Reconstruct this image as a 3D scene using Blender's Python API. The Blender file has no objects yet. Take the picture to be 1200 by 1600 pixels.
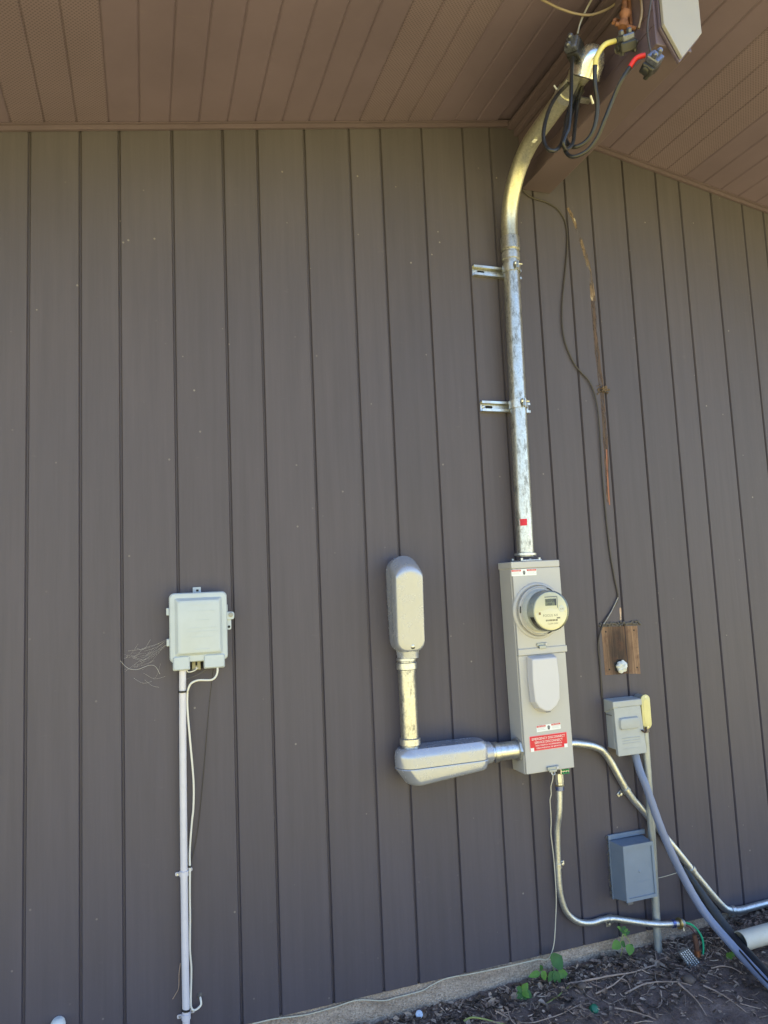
import bpy, bmesh, math, random
from mathutils import Vector, Matrix, noise

R = math.radians
random.seed(7)
scn = bpy.context.scene
col = scn.collection

# ------------------------------------------------------------------ camera
cd = bpy.data.cameras.new('camera')
cam = bpy.data.objects.new('camera', cd); col.objects.link(cam)
cd.sensor_fit = 'VERTICAL'; cd.sensor_height = 36.0; cd.sensor_width = 27.0
cd.lens = 36.0 * 1122.16 / 1600.0
cd.clip_start = 0.05; cd.clip_end = 500
yaw, pitch, roll = 0.32423693, 0.10295593, 0.04420909
fw = Vector((math.sin(yaw) * math.cos(pitch), math.cos(yaw) * math.cos(pitch), math.sin(pitch)))
rt = Vector((math.cos(yaw), -math.sin(yaw), 0)); dn = fw.cross(rt)
r2 = math.cos(roll) * rt + math.sin(roll) * dn
d2 = -math.sin(roll) * rt + math.cos(roll) * dn
m3 = Matrix((r2, -d2, -fw)).transposed()
cam.matrix_world = Matrix.Translation((0, -2.52, 1.6)) @ m3.to_4x4()
scn.camera = cam
scn.render.resolution_x, scn.render.resolution_y = 768, 1024

# ------------------------------------------------------------------ light
SUN_EL, SUN_AZ = R(63), R(75)          # azimuth measured from +Y (behind the house) towards +X
world = bpy.data.worlds.new('World'); scn.world = world; world.use_nodes = True
wn = world.node_tree; wn.nodes.clear()
sky = wn.nodes.new('ShaderNodeTexSky'); sky.sky_type = 'NISHITA'; sky.sun_disc = False
sky.sun_elevation = SUN_EL; sky.sun_rotation = SUN_AZ
sky.air_density = 1.0; sky.dust_density = 0.5; sky.ozone_density = 4.0
bg = wn.nodes.new('ShaderNodeBackground'); bg.inputs['Strength'].default_value = 0.068
wo = wn.nodes.new('ShaderNodeOutputWorld')
wn.links.new(sky.outputs[0], bg.inputs[0]); wn.links.new(bg.outputs[0], wo.inputs[0])
sd = bpy.data.lights.new('sun', 'SUN'); sd.energy = 5.0; sd.angle = R(0.53); sd.color = (1.0, 0.95, 0.86)
sun = bpy.data.objects.new('sun', sd); col.objects.link(sun)
sv = Vector((math.sin(SUN_AZ) * math.cos(SUN_EL), math.cos(SUN_AZ) * math.cos(SUN_EL), math.sin(SUN_EL)))
sun.rotation_euler = (-sv).to_track_quat('-Z', 'Y').to_euler(); sun.location = (0, 6, 12)
vs = scn.view_settings
vs.view_transform = 'Standard'; vs.look = 'None'; vs.gamma = 1.0; vs.use_curve_mapping = False
vs.exposure = 2.62

# ------------------------------------------------------------------ materials
def lin(c):
    return tuple(((v / 255) / 12.92 if v / 255 <= 0.04045 else ((v / 255 + 0.055) / 1.055) ** 2.4) for v in c)

class NT:
    def __init__(s, name):
        s.m = bpy.data.materials.new(name); s.m.use_nodes = True
        s.t = s.m.node_tree; s.t.nodes.clear()
        s.out = s.n('ShaderNodeOutputMaterial'); s.b = s.n('ShaderNodeBsdfPrincipled')
        s.l(s.b.outputs[0], s.out.inputs[0])
    def n(s, k, **kw):
        nd = s.t.nodes.new(k)
        for a, v in kw.items(): setattr(nd, a, v)
        return nd
    def l(s, a, b): s.t.links.new(a, b)
    def coord(s, scale=(1, 1, 1)):
        tc = s.n('ShaderNodeTexCoord'); mp = s.n('ShaderNodeMapping')
        mp.inputs['Scale'].default_value = scale
        s.l(tc.outputs['Object'], mp.inputs[0]); return mp.outputs[0]
    def noise(s, co, scale, detail=5, rough=0.6):
        nz = s.n('ShaderNodeTexNoise'); nz.inputs['Scale'].default_value = scale
        nz.inputs['Detail'].default_value = detail; nz.inputs['Roughness'].default_value = rough
        s.l(co, nz.inputs['Vector']); return nz.outputs['Fac']
    def ramp(s, fac, stops):
        r = s.n('ShaderNodeValToRGB'); e = r.color_ramp.elements
        while len(e) < len(stops): e.new(0.5)
        for k, (p, c) in enumerate(stops):
            e[k].position = p; e[k].color = (c[0], c[1], c[2], 1) if hasattr(c, '__len__') else (c, c, c, 1)
        s.l(fac, r.inputs[0]); return r.outputs[0]
    def mix(s, fac, a, b, mode='MIX'):
        m = s.n('ShaderNodeMix', data_type='RGBA', blend_type=mode)
        for sock, v in ((m.inputs[0], fac), (m.inputs[6], a), (m.inputs[7], b)):
            if hasattr(v, 'is_output'): s.l(v, sock)
            elif hasattr(v, '__len__'): sock.default_value = (v[0], v[1], v[2], 1)
            elif sock == m.inputs[0]: sock.default_value = v
            else: sock.default_value = (v, v, v, 1)
        return m.outputs[2]
    def rnge(s, fac, a, b, c, d):
        m = s.n('ShaderNodeMapRange')
        for i, v in enumerate((a, b, c, d)): m.inputs[i + 1].default_value = v
        s.l(fac, m.inputs[0]); return m.outputs[0]
    def bump(s, h, strength=0.3, dist=0.002):
        bp = s.n('ShaderNodeBump'); bp.inputs['Strength'].default_value = strength; bp.inputs['Distance'].default_value = dist
        s.l(h, bp.inputs['Height']); s.l(bp.outputs[0], s.b.inputs['Normal'])
    def base(s, v):
        if hasattr(v, 'is_output'): s.l(v, s.b.inputs['Base Color'])
        else: s.b.inputs['Base Color'].default_value = (v[0], v[1], v[2], 1)
    def set(s, **kw):
        for k, v in kw.items():
            sock = s.b.inputs[k.replace('_', ' ')]
            if hasattr(v, 'is_output'): s.l(v, sock)
            else: sock.default_value = v

MATS = {}
def simple(name, c, rough=0.5, metal=0.0, var=0.12, vs_=9, bump=0.0, bs=120, grime=0.0, stretch=(1, 1, 1), spec=0.5):
    """painted / plastic / metal surface: broad tone variation, fine relief, optional grime blotches"""
    if name in MATS: return MATS[name]
    t = NT(name); co = t.coord(stretch)
    n1 = t.noise(co, vs_, 6)
    lo = [max(0, v * (1 - var)) for v in c]; hi = [min(1, v * (1 + var)) for v in c]
    cc = t.ramp(n1, [(0.3, lo), (0.7, hi)])
    if grime > 0:
        g = t.noise(co, vs_ * 3.3, 8, 0.7)
        gm = t.ramp(g, [(0.55, 0.0), (0.75, 1.0)])
        gf = t.rnge(gm, 0, 1, 0, grime)
        cc = t.mix(gf, cc, [v * 0.55 for v in c])
    t.base(cc)
    t.set(Roughness=t.rnge(t.noise(co, vs_ * 4, 4), 0.3, 0.7, max(0.03, rough - 0.08), min(1, rough + 0.08)), Metallic=metal)
    t.b.inputs['Specular IOR Level'].default_value = spec
    if bump > 0: t.bump(t.noise(co, bs, 4), bump, 0.0015)
    MATS[name] = t.m; return t.m

def siding_mat():
    t = NT('dark_siding_paint'); co = t.coord((1, 1, 1))
    st = t.coord((55, 55, 2.2)); grain = t.noise(st, 3.0, 6, 0.65)
    blot = t.noise(co, 1.1, 5)
    c1 = lin((79, 74, 83))
    cc = t.ramp(blot, [(0.3, [v * 0.93 for v in c1]), (0.7, [v * 1.07 for v in c1])])
    cc = t.mix(0.09, cc, t.ramp(grain, [(0.35, [v * 0.72 for v in c1]), (0.65, [v * 1.2 for v in c1])]))
    oi = t.n('ShaderNodeObjectInfo')
    cc = t.mix(1.0, cc, t.rnge(oi.outputs['Random'], 0, 1, 0.94, 1.05), 'MULTIPLY')
    # rain streaks and splash dirt towards the ground
    rs = t.ramp(t.noise(t.coord((9, 9, 0.35)), 4.0, 6, 0.7), [(0.35, 0.90), (0.7, 1.07)])
    cc = t.mix(1.0, cc, rs, 'MULTIPLY')
    geo = t.n('ShaderNodeNewGeometry'); sx = t.n('ShaderNodeSeparateXYZ'); t.l(geo.outputs['Position'], sx.inputs[0])
    low = t.rnge(sx.outputs['Z'], 0.22, 0.75, 1.0, 0.0)
    spl = t.ramp(t.noise(co, 42, 8, 0.8), [(0.56, 0.0), (0.72, 0.30)])
    cc = t.mix(t.mix(1.0, spl, low, 'MULTIPLY'), cc, (0.16, 0.135, 0.115))
    # small dust / bird specks
    vo = t.n('ShaderNodeTexVoronoi'); vo.inputs['Scale'].default_value = 14.0; t.l(co, vo.inputs['Vector'])
    sp = t.ramp(vo.outputs['Distance'], [(0.0, 1.0), (0.035, 1.0), (0.06, 0.0)])
    pick = t.ramp(t.noise(co, 4.0, 2), [(0.44, 0.0), (0.58, 0.55)])
    cc = t.mix(t.mix(1.0, sp, pick, 'MULTIPLY'), cc, (0.34, 0.31, 0.28))
    # faint pale scuffs
    sc = t.ramp(t.noise(t.coord((1.5, 1, 5)), 7.0, 8, 0.75), [(0.62, 0.0), (0.76, 0.25)])
    cc = t.mix(sc, cc, (0.2, 0.19, 0.185))
    t.base(cc)
    t.set(Roughness=t.rnge(blot, 0.3, 0.7, 0.48, 0.6)); t.b.inputs['Specular IOR Level'].default_value = 0.4
    t.bump(t.noise(co, 70, 4), 0.10, 0.0012)
    return t.m

def soffit_mat(vent):
    t = NT('vented_soffit_metal' if vent else 'brown_soffit_metal'); co = t.coord()
    c1 = lin((105, 92, 112)); n1 = t.noise(co, 3.0, 5)
    cc = t.ramp(n1, [(0.3, [v * 0.9 for v in c1]), (0.7, [v * 1.1 for v in c1])])
    dust = t.ramp(t.noise(t.coord((1, 6, 1)), 10, 8, 0.75), [(0.6, 0.0), (0.8, 0.3)])
    cc = t.mix(dust, cc, (0.25, 0.2, 0.17))
    if vent:
        mp = t.n('ShaderNodeMapping'); mp.inputs['Scale'].default_value = (1 / 0.0088, 1 / 0.0088, 0)
        mp.inputs['Rotation'].default_value = (0, 0, R(45))
        tc = t.n('ShaderNodeTexCoord'); t.l(tc.outputs['Object'], mp.inputs[0])
        vo = t.n('ShaderNodeTexVoronoi', voronoi_dimensions='2D'); vo.inputs['Randomness'].default_value = 0.0
        vo.inputs['Scale'].default_value = 1.0; t.l(mp.outputs[0], vo.inputs['Vector'])
        hole = t.ramp(vo.outputs['Distance'], [(0.22, 1.0), (0.42, 0.0)])
        cc = t.mix(hole, t.mix(0.10, cc, (0.42, 0.33, 0.36)), t.mix(0.4, cc, (0.035, 0.022, 0.028)))
        t.bump(vo.outputs['Distance'], 0.4, 0.001)
    t.base(cc); t.set(Roughness=0.45)
    return t.m

def galv_mat(name, tint=(0.72, 0.73, 0.72), scuff=0.5, rough=0.3):
    t = NT(name); co = t.coord()
    vo = t.n('ShaderNodeTexVoronoi'); vo.inputs['Scale'].default_value = 170; t.l(co, vo.inputs['Vector'])
    sp = t.rnge(vo.outputs['Color'], 0, 1, 0.82, 1.1)
    big = t.noise(t.coord((1, 1, 0.4)), 26 if scuff < 0.6 else 55, 8, 0.8)
    cc = t.mix(1.0, tint, sp, 'MULTIPLY')
    sm = t.ramp(big, [(0.5, 0.0), (0.62, 1.0)])
    cc = t.mix(t.rnge(sm, 0, 1, 0, scuff), cc, (0.28, 0.28, 0.27) if scuff < 0.6 else (0.15, 0.15, 0.145))
    t.base(cc); t.set(Metallic=0.92, Roughness=t.rnge(big, 0.3, 0.75, rough - 0.06, rough + 0.22))
    t.bump(t.noise(co, 90, 5), 0.12, 0.001)
    return t.m

def concrete_mat():
    t = NT('pebbled_concrete'); co = t.coord()
    c1 = lin((182, 165, 150)); n1 = t.noise(co, 5, 6)
    cc = t.ramp(n1, [(0.3, [v * 0.82 for v in c1]), (0.72, [v * 1.1 for v in c1])])
    vo = t.n('ShaderNodeTexVoronoi'); vo.inputs['Scale'].default_value = 190; t.l(co, vo.inputs['Vector'])
    g = t.rnge(vo.outputs['Color'], 0, 1, 0.55, 1.3)
    cc = t.mix(0.8, cc, t.mix(1.0, cc, g, 'MULTIPLY'))
    cc = t.mix(t.ramp(t.noise(t.coord((2, 2, 6)), 4, 8, 0.7), [(0.46, 0.0), (0.68, 0.6)]), cc, lin((112, 94, 78)))
    t.base(cc); t.set(Roughness=0.92)
    t.bump(vo.outputs['Distance'], 0.8, 0.004)
    return t.m

def soil_mat():
    t = NT('dark_soil'); co = t.coord(); n1 = t.noise(co, 9, 9, 0.72)
    cc = t.ramp(n1, [(0.3, (0.09, 0.063, 0.053)), (0.55, (0.17, 0.122, 0.104)), (0.75, (0.27, 0.20, 0.17))])
    f = t.noise(co, 160, 4, 0.7)
    cc = t.mix(0.5, cc, t.mix(1.0, cc, t.rnge(f, 0.3, 0.7, 0.4, 1.7), 'MULTIPLY'))
    t.base(cc); t.set(Roughness=0.95); t.bump(f, 0.7, 0.006)
    return t.m

def lawn_mat():
    t = NT('mown_lawn'); co = t.coord(); n1 = t.noise(co, 0.6, 8, 0.7); n2 = t.noise(co, 30, 4)
    cc = t.ramp(n1, [(0.3, (0.23, 0.198, 0.062)), (0.7, (0.32, 0.268, 0.095))])
    cc = t.mix(0.4, cc, t.mix(1.0, cc, t.rnge(n2, 0.3, 0.7, 0.6, 1.4), 'MULTIPLY'))
    t.base(cc); t.set(Roughness=0.9); t.bump(n2, 0.6, 0.02)
    return t.m

def wood_mat():
    t = NT('weathered_bare_wood'); co = t.coord(); st = t.coord((70, 70, 3)); g = t.noise(st, 2.2, 6, 0.7)
    cc = t.ramp(g, [(0.3, lin((104, 80, 63))), (0.5, lin((130, 103, 82))), (0.74, lin((164, 134, 106)))])
    # soot stain above the hole: its own shape, centred on the patch
    gr = t.n('ShaderNodeTexGradient', gradient_type='SPHERICAL')
    mp = t.n('ShaderNodeMapping'); mp.vector_type = 'TEXTURE'
    mp.inputs['Location'].default_value = (1.825 , 0, 1.292); mp.inputs['Scale'].default_value = (0.078, 1.0, 0.2)
    geo = t.n('ShaderNodeNewGeometry'); t.l(geo.outputs['Position'], mp.inputs[0]); t.l(mp.outputs[0], gr.inputs[0])
    k = t.mix(1.0, t.ramp(gr.outputs['Fac'], [(0.0, 0.0), (0.6, 1.0)]), t.rnge(g, 0.25, 0.7, 1.0, 0.75), 'MULTIPLY')
    cc = t.mix(k, cc, lin((40, 31, 30)))
    edge = t.ramp(t.noise(co, 22, 6, 0.7), [(0.48, 0.0), (0.68, 0.7)])
    cc = t.mix(edge, cc, lin((84, 56, 44)))
    t.base(cc); t.set(Roughness=0.85); t.bump(g, 0.5, 0.002)
    return t.m

def flake_mat(name, stops, cut, sc=(1, 1, 0.3), s=60):
    """residue on the wall: patchy film with holes"""
    t = NT(name); co = t.coord(sc); n1 = t.noise(co, s, 6, 0.7); n2 = t.noise(co, s * 0.45, 5, 0.7)
    t.base(t.ramp(n1, stops)); t.set(Roughness=0.85)
    t.set(Alpha=t.ramp(n2, [(cut - 0.06, 0.0), (cut + 0.06, 1.0)]))
    return t.m

def leaf_mat(name, c):
    t = NT(name); co = t.coord(); n1 = t.noise(co, 40, 4)
    t.base(t.ramp(n1, [(0.3, [v * 0.75 for v in c]), (0.7, [v * 1.25 for v in c])]))
    t.set(Roughness=0.5)
    tr = t.n('ShaderNodeBsdfTranslucent'); tr.inputs[0].default_value = (c[0] * 1.5, c[1] * 1.6, c[2], 1)
    mx = t.n('ShaderNodeMixShader'); mx.inputs[0].default_value = 0.3
    t.l(t.b.outputs[0], mx.inputs[1]); t.l(tr.outputs[0], mx.inputs[2]); t.l(mx.outputs[0], t.out.inputs[0])
    return t.m

def attr_mat(name):
    t = NT(name); a = t.n('ShaderNodeAttribute'); a.attribute_name = 'tone'
    n1 = t.noise(t.coord(), 150, 4)
    t.base(t.mix(1.0, a.outputs['Color'], t.rnge(n1, 0.3, 0.7, 0.7, 1.3), 'MULTIPLY')); t.set(Roughness=0.85)
    return t.m

def glass_mat():
    t = NT('meter_cover_glass')
    t.base((1, 1, 1)); t.set(Roughness=0.03); t.b.inputs['Transmission Weight'].default_value = 1.0
    t.b.inputs['IOR'].default_value = 1.45
    tp = t.n('ShaderNodeBsdfTransparent'); tp.inputs[0].default_value = (0.97, 0.98, 0.96, 1)
    gl = t.n('ShaderNodeBsdfGlossy'); gl.inputs['Roughness'].default_value = 0.04
    fr = t.n('ShaderNodeFresnel'); fr.inputs[0].default_value = 1.45
    mx = t.n('ShaderNodeMixShader'); t.l(fr.outputs[0], mx.inputs[0]); t.l(tp.outputs[0], mx.inputs[1]); t.l(gl.outputs[0], mx.inputs[2])
    t.l(mx.outputs[0], t.out.inputs[0])
    return t.m

SIDING = siding_mat(); SOFFIT = soffit_mat(False); VENT = soffit_mat(True)
TRIM = simple('brown_trim_metal', lin((94, 82, 96)), 0.4, 0, 0.1, 4)
BEAMC = simple('brown_beam_cladding', lin((92, 80, 92)), 0.38, 0, 0.12, 3, bump=0.05, bs=6)
GALV = galv_mat('galvanised_steel', (0.66, 0.67, 0.66), 0.45)
GALV_OLD = galv_mat('scuffed_galvanised_pipe', (0.58, 0.58, 0.55), 0.8, 0.3)
EMTM = galv_mat('steel_tubing', (0.68, 0.7, 0.7), 0.2, 0.36)
ALU = galv_mat('aluminium_elbow', (0.66, 0.65, 0.55), 0.12, 0.32)
OLDP = simple('dull_grey_pipe', (0.36, 0.38, 0.38), 0.5, 0.55, 0.15, 20, 0.1)
CASTG = simple('grey_cast_aluminium', lin((166, 170, 182)), 0.24, 0.42, 0.03, 6, 0, 160, 0)
BOXG = simple('light_grey_enamel', lin((176, 175, 175)), 0.38, 0, 0.04, 5, 0.04, 160, 0.05)
BOXL = simple('pale_cover_plastic', lin((194, 193, 198)), 0.42, 0, 0.03, 6)
NIDP = simple('grey_green_plastic', lin((178, 187, 194)), 0.42, 0, 0.05, 12, 0.04, 90, 0.12)
DISG = simple('blue_grey_enamel', lin((164, 168, 170)), 0.45, 0, 0.07, 14, 0.06, 150, 0.18)
JBX = simple('slate_grey_plastic', lin((118, 131, 148)), 0.48, 0, 0.06, 12, 0.05, 120, 0.15)
WPVC = simple('white_pvc', lin((204, 202, 212)), 0.4, 0, 0.06, 10, 0.03, 120, 0.25)
WCAB = simple('white_cable_sheath', lin((215, 213, 205)), 0.45, 0, 0.06, 20)
STRG = simple('off_white_cord', lin((196, 190, 172)), 0.7, 0, 0.1, 40)
BLK = simple('black_insulation', (0.018, 0.018, 0.02), 0.35, 0, 0.3, 12)
BFOAM = simple('black_foam_sleeve', (0.022, 0.024, 0.03), 0.5, 0, 0.3, 12, 0.3, 60)
DARK = simple('dark_void', (0.012, 0.012, 0.013), 0.8, 0, 0.1)
TIE = simple('black_nylon', (0.015, 0.015, 0.016), 0.45)
RED = simple('red_tape', lin((196, 40, 36)), 0.45, 0, 0.12, 30)
YEL = simple('pale_yellow_tape', lin((206, 196, 120)), 0.45, 0, 0.1, 30)
REDL = simple('red_label_vinyl', lin((206, 22, 50)), 0.4, 0, 0.05)
WHTL = simple('white_label_vinyl', lin((226, 228, 228)), 0.4, 0, 0.03)
INK = simple('grey_print', (0.16, 0.16, 0.17), 0.6, 0, 0.05)
BINK = simple('black_print', (0.02, 0.02, 0.02), 0.6, 0, 0.05)
FACEP = simple('cream_meter_face', lin((238, 232, 204)), 0.5, 0, 0.03)
PLATE = simple('meter_nameplate', lin((240, 238, 226)), 0.5, 0, 0.03)
LCD = simple('lcd_grey_green', lin((120, 124, 96)), 0.25, 0, 0.06, 40)
GLASS = glass_mat()
BRASS = simple('brass', (0.55, 0.40, 0.16), 0.35, 0.9, 0.15, 30)
COPPER = simple('copper', (0.72, 0.33, 0.18), 0.35, 0.9, 0.2, 40)
RUSTC = simple('oxidised_copper_rod', (0.13, 0.065, 0.045), 0.7, 0.3, 0.35, 40, 0.3)
RUST = simple('rusty_iron', (0.26, 0.12, 0.075), 0.75, 0.3, 0.35, 40, 0.4)
GREEN = simple('green_wire_sheath', (0.015, 0.42, 0.19), 0.35, 0, 0.1)
GSCREW = simple('green_screw', (0.02, 0.20, 0.08), 0.4, 0.4, 0.2)
GCAP = simple('green_plastic_cap', (0.01, 0.13, 0.07), 0.4, 0, 0.15)
ZBLUE = simple('blue_zinc', (0.16, 0.2, 0.45), 0.3, 0.9, 0.2, 40)
FLEXM = simple('grey_liquidtight_sheath', lin((116, 126, 154)), 0.38, 0, 0.08, 14)
CAULK = simple('grey_caulk', (0.1, 0.09, 0.085), 0.8, 0, 0.2, 40, 0.4)
FOAM = simple('white_expanding_foam', lin((214, 218, 218)), 0.8, 0, 0.08, 60, 0.6, 130)
LGREY = simple('light_grey_board_paint', lin((150, 146, 143)), 0.5, 0, 0.05, 6, 0.05)
CONC = concrete_mat(); SOILM = soil_mat(); LAWN = lawn_mat(); WOOD = wood_mat()
WIRED = simple('painted_over_wire', lin((62, 57, 56)), 0.55, 0, 0.15, 20)
TAGM = simple('dark_embossed_tag', (0.12, 0.12, 0.125), 0.5, 0.4, 0.2, 60)
WEB = simple('cobweb_silk', (0.58, 0.56, 0.54), 0.8, 0, 0.1)
TWIG = simple('dry_twig_bark', (0.36, 0.265, 0.21), 0.85, 0, 0.3, 30, 0.4)
STALK = simple('yellow_green_stalk', (0.30, 0.33, 0.10), 0.5, 0, 0.15, 30)
STONE = simple('dull_brown_stone', (0.12, 0.09, 0.075), 0.85, 0, 0.25, 25, 0.5, 60)
LEAFA = leaf_mat('mid_green_leaf', (0.055, 0.16, 0.035)); LEAFB = leaf_mat('bright_green_leaf', (0.12, 0.27, 0.04))
LITTER = attr_mat('dry_leaf_litter'); ROOF = simple('asphalt_shingle', (0.06, 0.055, 0.05), 0.9, 0, 0.3, 20, 0.5)

# ------------------------------------------------------------------ mesh helpers
class MB:
    def __init__(s): s.v = []; s.f = []; s.c = None
    def add(s, vs, fs):
        o = len(s.v); s.v += [tuple(p) for p in vs]; s.f += [tuple(i + o for i in f) for f in fs]; return s
    def box(s, x0, x1, y0, y1, z0, z1):
        v = [(x, y, z) for z in (z0, z1) for y in (y0, y1) for x in (x0, x1)]
        return s.add(v, [(0, 2, 3, 1), (4, 5, 7, 6), (0, 1, 5, 4), (2, 6, 7, 3), (0, 4, 6, 2), (1, 3, 7, 5)])
    def hexa(s, lo, hi):
        """two quads (lists of 4 points, same winding) joined into a solid"""
        return s.add(list(lo) + list(hi), [(3, 2, 1, 0), (4, 5, 6, 7)] + [(i, (i + 1) % 4, 4 + (i + 1) % 4, 4 + i) for i in range(4)])
    def tube(s, path, r, n=12, cap=True):
        P = [Vector(p) for p in path]; k = len(P); rr = r if hasattr(r, '__len__') else [r] * k
        T = [((P[min(i + 1, k - 1)] - P[max(i - 1, 0)]).normalized()) for i in range(k)]
        u = T[0].orthogonal().normalized(); vs_ = []
        for i in range(k):
            u = (u - T[i] * u.dot(T[i])); u = u.normalized() if u.length > 1e-6 else T[i].orthogonal().normalized()
            w = T[i].cross(u)
            for j in range(n):
                a = 2 * math.pi * j / n; vs_.append(P[i] + (u * math.cos(a) + w * math.sin(a)) * rr[i])
        fs = [(i * n + j, i * n + (j + 1) % n, (i + 1) * n + (j + 1) % n, (i + 1) * n + j) for i in range(k - 1) for j in range(n)]
        if cap: fs += [tuple(reversed(range(n))), tuple(range((k - 1) * n, k * n))]
        return s.add(vs_, fs)
    def lathe(s, prof, o, ax, n=32, cap=True):
        """prof: (radius, distance along ax)"""
        ax = Vector(ax).normalized(); o = Vector(o); u = ax.orthogonal().normalized(); w = ax.cross(u); vs_ = []
        for r, h in prof:
            for j in range(n):
                a = 2 * math.pi * j / n; vs_.append(o + ax * h + (u * math.cos(a) + w * math.sin(a)) * r)
        k = len(prof)
        fs = [(i * n + j, i * n + (j + 1) % n, (i + 1) * n + (j + 1) % n, (i + 1) * n + j) for i in range(k - 1) for j in range(n)]
        if cap: fs += [tuple(reversed(range(n))), tuple(range((k - 1) * n, k * n))]
        return s.add(vs_, fs)
    def loft(s, rings, cap=True):
        n = len(rings[0]); vs_ = [p for r in rings for p in r]; k = len(rings)
        fs = [(i * n + j, i * n + (j + 1) % n, (i + 1) * n + (j + 1) % n, (i + 1) * n + j) for i in range(k - 1) for j in range(n)]
        if cap: fs += [tuple(reversed(range(n))), tuple(range((k - 1) * n, k * n))]
        return s.add(vs_, fs)
    def plate(s, outline, y0, y1):
        """outline in (x, z), extruded from y0 to y1"""
        return s.loft([[(x, y0, z) for x, z in outline], [(x, y1, z) for x, z in outline]])
    def build(s, name, mat, parent=None, bevel=0.0, seg=2, smooth=None, fix=True):
        me = bpy.data.meshes.new(name)
        org = Vector((0, 0, 0))
        p = parent
        while p is not None: org += Vector(p['_o']) if '_o' in p else Vector((0, 0, 0)); p = p.parent
        me.from_pydata([Vector(v) - org for v in s.v], [], s.f)
        bm = bmesh.new(); bm.from_mesh(me)
        if fix: bmesh.ops.recalc_face_normals(bm, faces=bm.faces)
        if bevel > 0:
            ed = [e for e in bm.edges if len(e.link_faces) == 2 and e.calc_face_angle(0) > R(30)]
            bmesh.ops.bevel(bm, geom=ed, offset=bevel, segments=seg, profile=0.5, affect='EDGES', clamp_overlap=True)
        bm.to_mesh(me); bm.free()
        if smooth:
            me.polygons.foreach_set('use_smooth', [True] * len(me.polygons))
            me.set_sharp_from_angle(angle=R(smooth))
        me.materials.append(mat)
        o = bpy.data.objects.new(name, me); col.objects.link(o)
        if parent is not None: o.parent = parent
        return o

def thing(name, loc, label, cat, group=None, rot=None):
    o = bpy.data.objects.new(name, None); col.objects.link(o); o.empty_display_size = 0.05
    o.location = loc; o['_o'] = tuple(loc)
    if rot: o.rotation_euler = rot
    return tag(o, label, cat, group)
def tag(o, label, cat, group=None, kind=None):
    if label: o['label'] = label
    if cat: o['category'] = cat
    if group: o['group'] = group
    if kind: o['kind'] = kind
    return o
def base_at(o, loc):
    """move a single-mesh thing's origin to its base"""
    loc = Vector(loc); o.data.transform(Matrix.Translation(-loc)); o.location = loc; return o

def smooth_path(pts, sub=6):
    P = [Vector(p) for p in pts]; out = []
    for i in range(len(P) - 1):
        p0 = P[max(i - 1, 0)]; p1 = P[i]; p2 = P[i + 1]; p3 = P[min(i + 2, len(P) - 1)]
        for k in range(sub):
            t = k / sub
            out.append(0.5 * ((2 * p1) + (p2 - p0) * t + (2 * p0 - 5 * p1 + 4 * p2 - p3) * t * t + (3 * p1 - p0 - 3 * p2 + p3) * t ** 3))
    out.append(P[-1]); return out

def rrect(x0, x1, z0, z1, r, n=5):
    pts = []
    for cx, cz, a0 in ((x1 - r, z0 + r, -90), (x1 - r, z1 - r, 0), (x0 + r, z1 - r, 90), (x0 + r, z0 + r, 180)):
        for k in range(n + 1):
            a = R(a0 + 90 * k / n); pts.append((cx + r * math.cos(a), cz + r * math.sin(a)))
    return pts

def text(body, size, xc, y, zc, mat, parent, name='lettering', width=None, bold=0.0, rot=0.0):
    """flat print facing -Y, centred at (xc, zc)"""
    cu = bpy.data.curves.new('t', 'FONT'); cu.body = body; cu.size = 1.0; cu.align_x = 'CENTER'; cu.align_y = 'CENTER'
    cu.resolution_u = 2; cu.offset = bold
    ob = bpy.data.objects.new('t', cu); col.objects.link(ob)
    dg = bpy.context.evaluated_depsgraph_get(); me = bpy.data.meshes.new_from_object(ob.evaluated_get(dg))
    bpy.data.objects.remove(ob)
    xs = [v.co.x for v in me.vertices]; w = max(xs) - min(xs)
    sx = (width / w) if width else size
    mb = MB(); c, s_ = math.cos(rot), math.sin(rot)
    vs_ = []
    for v in me.vertices:
        a, b = v.co.x * sx, v.co.y * size; vs_.append((xc + a * c - b * s_, y, zc + a * s_ + b * c))
    mb.add(vs_, [tuple(p.vertices) for p in me.polygons]); bpy.data.meshes.remove(me)
    o = mb.build(name, mat, parent, fix=False)
    return o

# ------------------------------------------------------------------ setting: ground
XR = 1.589; ZR = 3.545; SL = 0.179          # ridge x, soffit height at ridge, gable slope
def soff(x): return ZR - SL * abs(x - XR)
HW = [(-9, .09), (.3, .112), (.74, .120), (.86, .117), (1.117, .127), (1.365, .14), (1.617, .15), (2.0, .15), (2.23, .178), (2.6, .186), (9, .186)]
def ground_base(x, y):
    for (a, ha), (b, hb) in zip(HW, HW[1:]):
        if a <= x <= b: h = ha + (hb - ha) * (x - a) / (b - a); break
    else: h = .1
    d = max(0.0, -y)
    k = min(1.0, max(0.0, (d - 0.6) / 1.0)); k = k * k * (3 - 2 * k)
    return (h - 0.11 * min(d, 0.6)) * (1 - k) - 0.03 * k
def gz(x, y):
    return ground_base(x, y) + 0.016 * noise.noise((x * 6, y * 6, 0)) + 0.010 * noise.noise((x * 19, y * 19, 4)) + 0.006 * noise.noise((x * 55, y * 55, 9))

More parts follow.
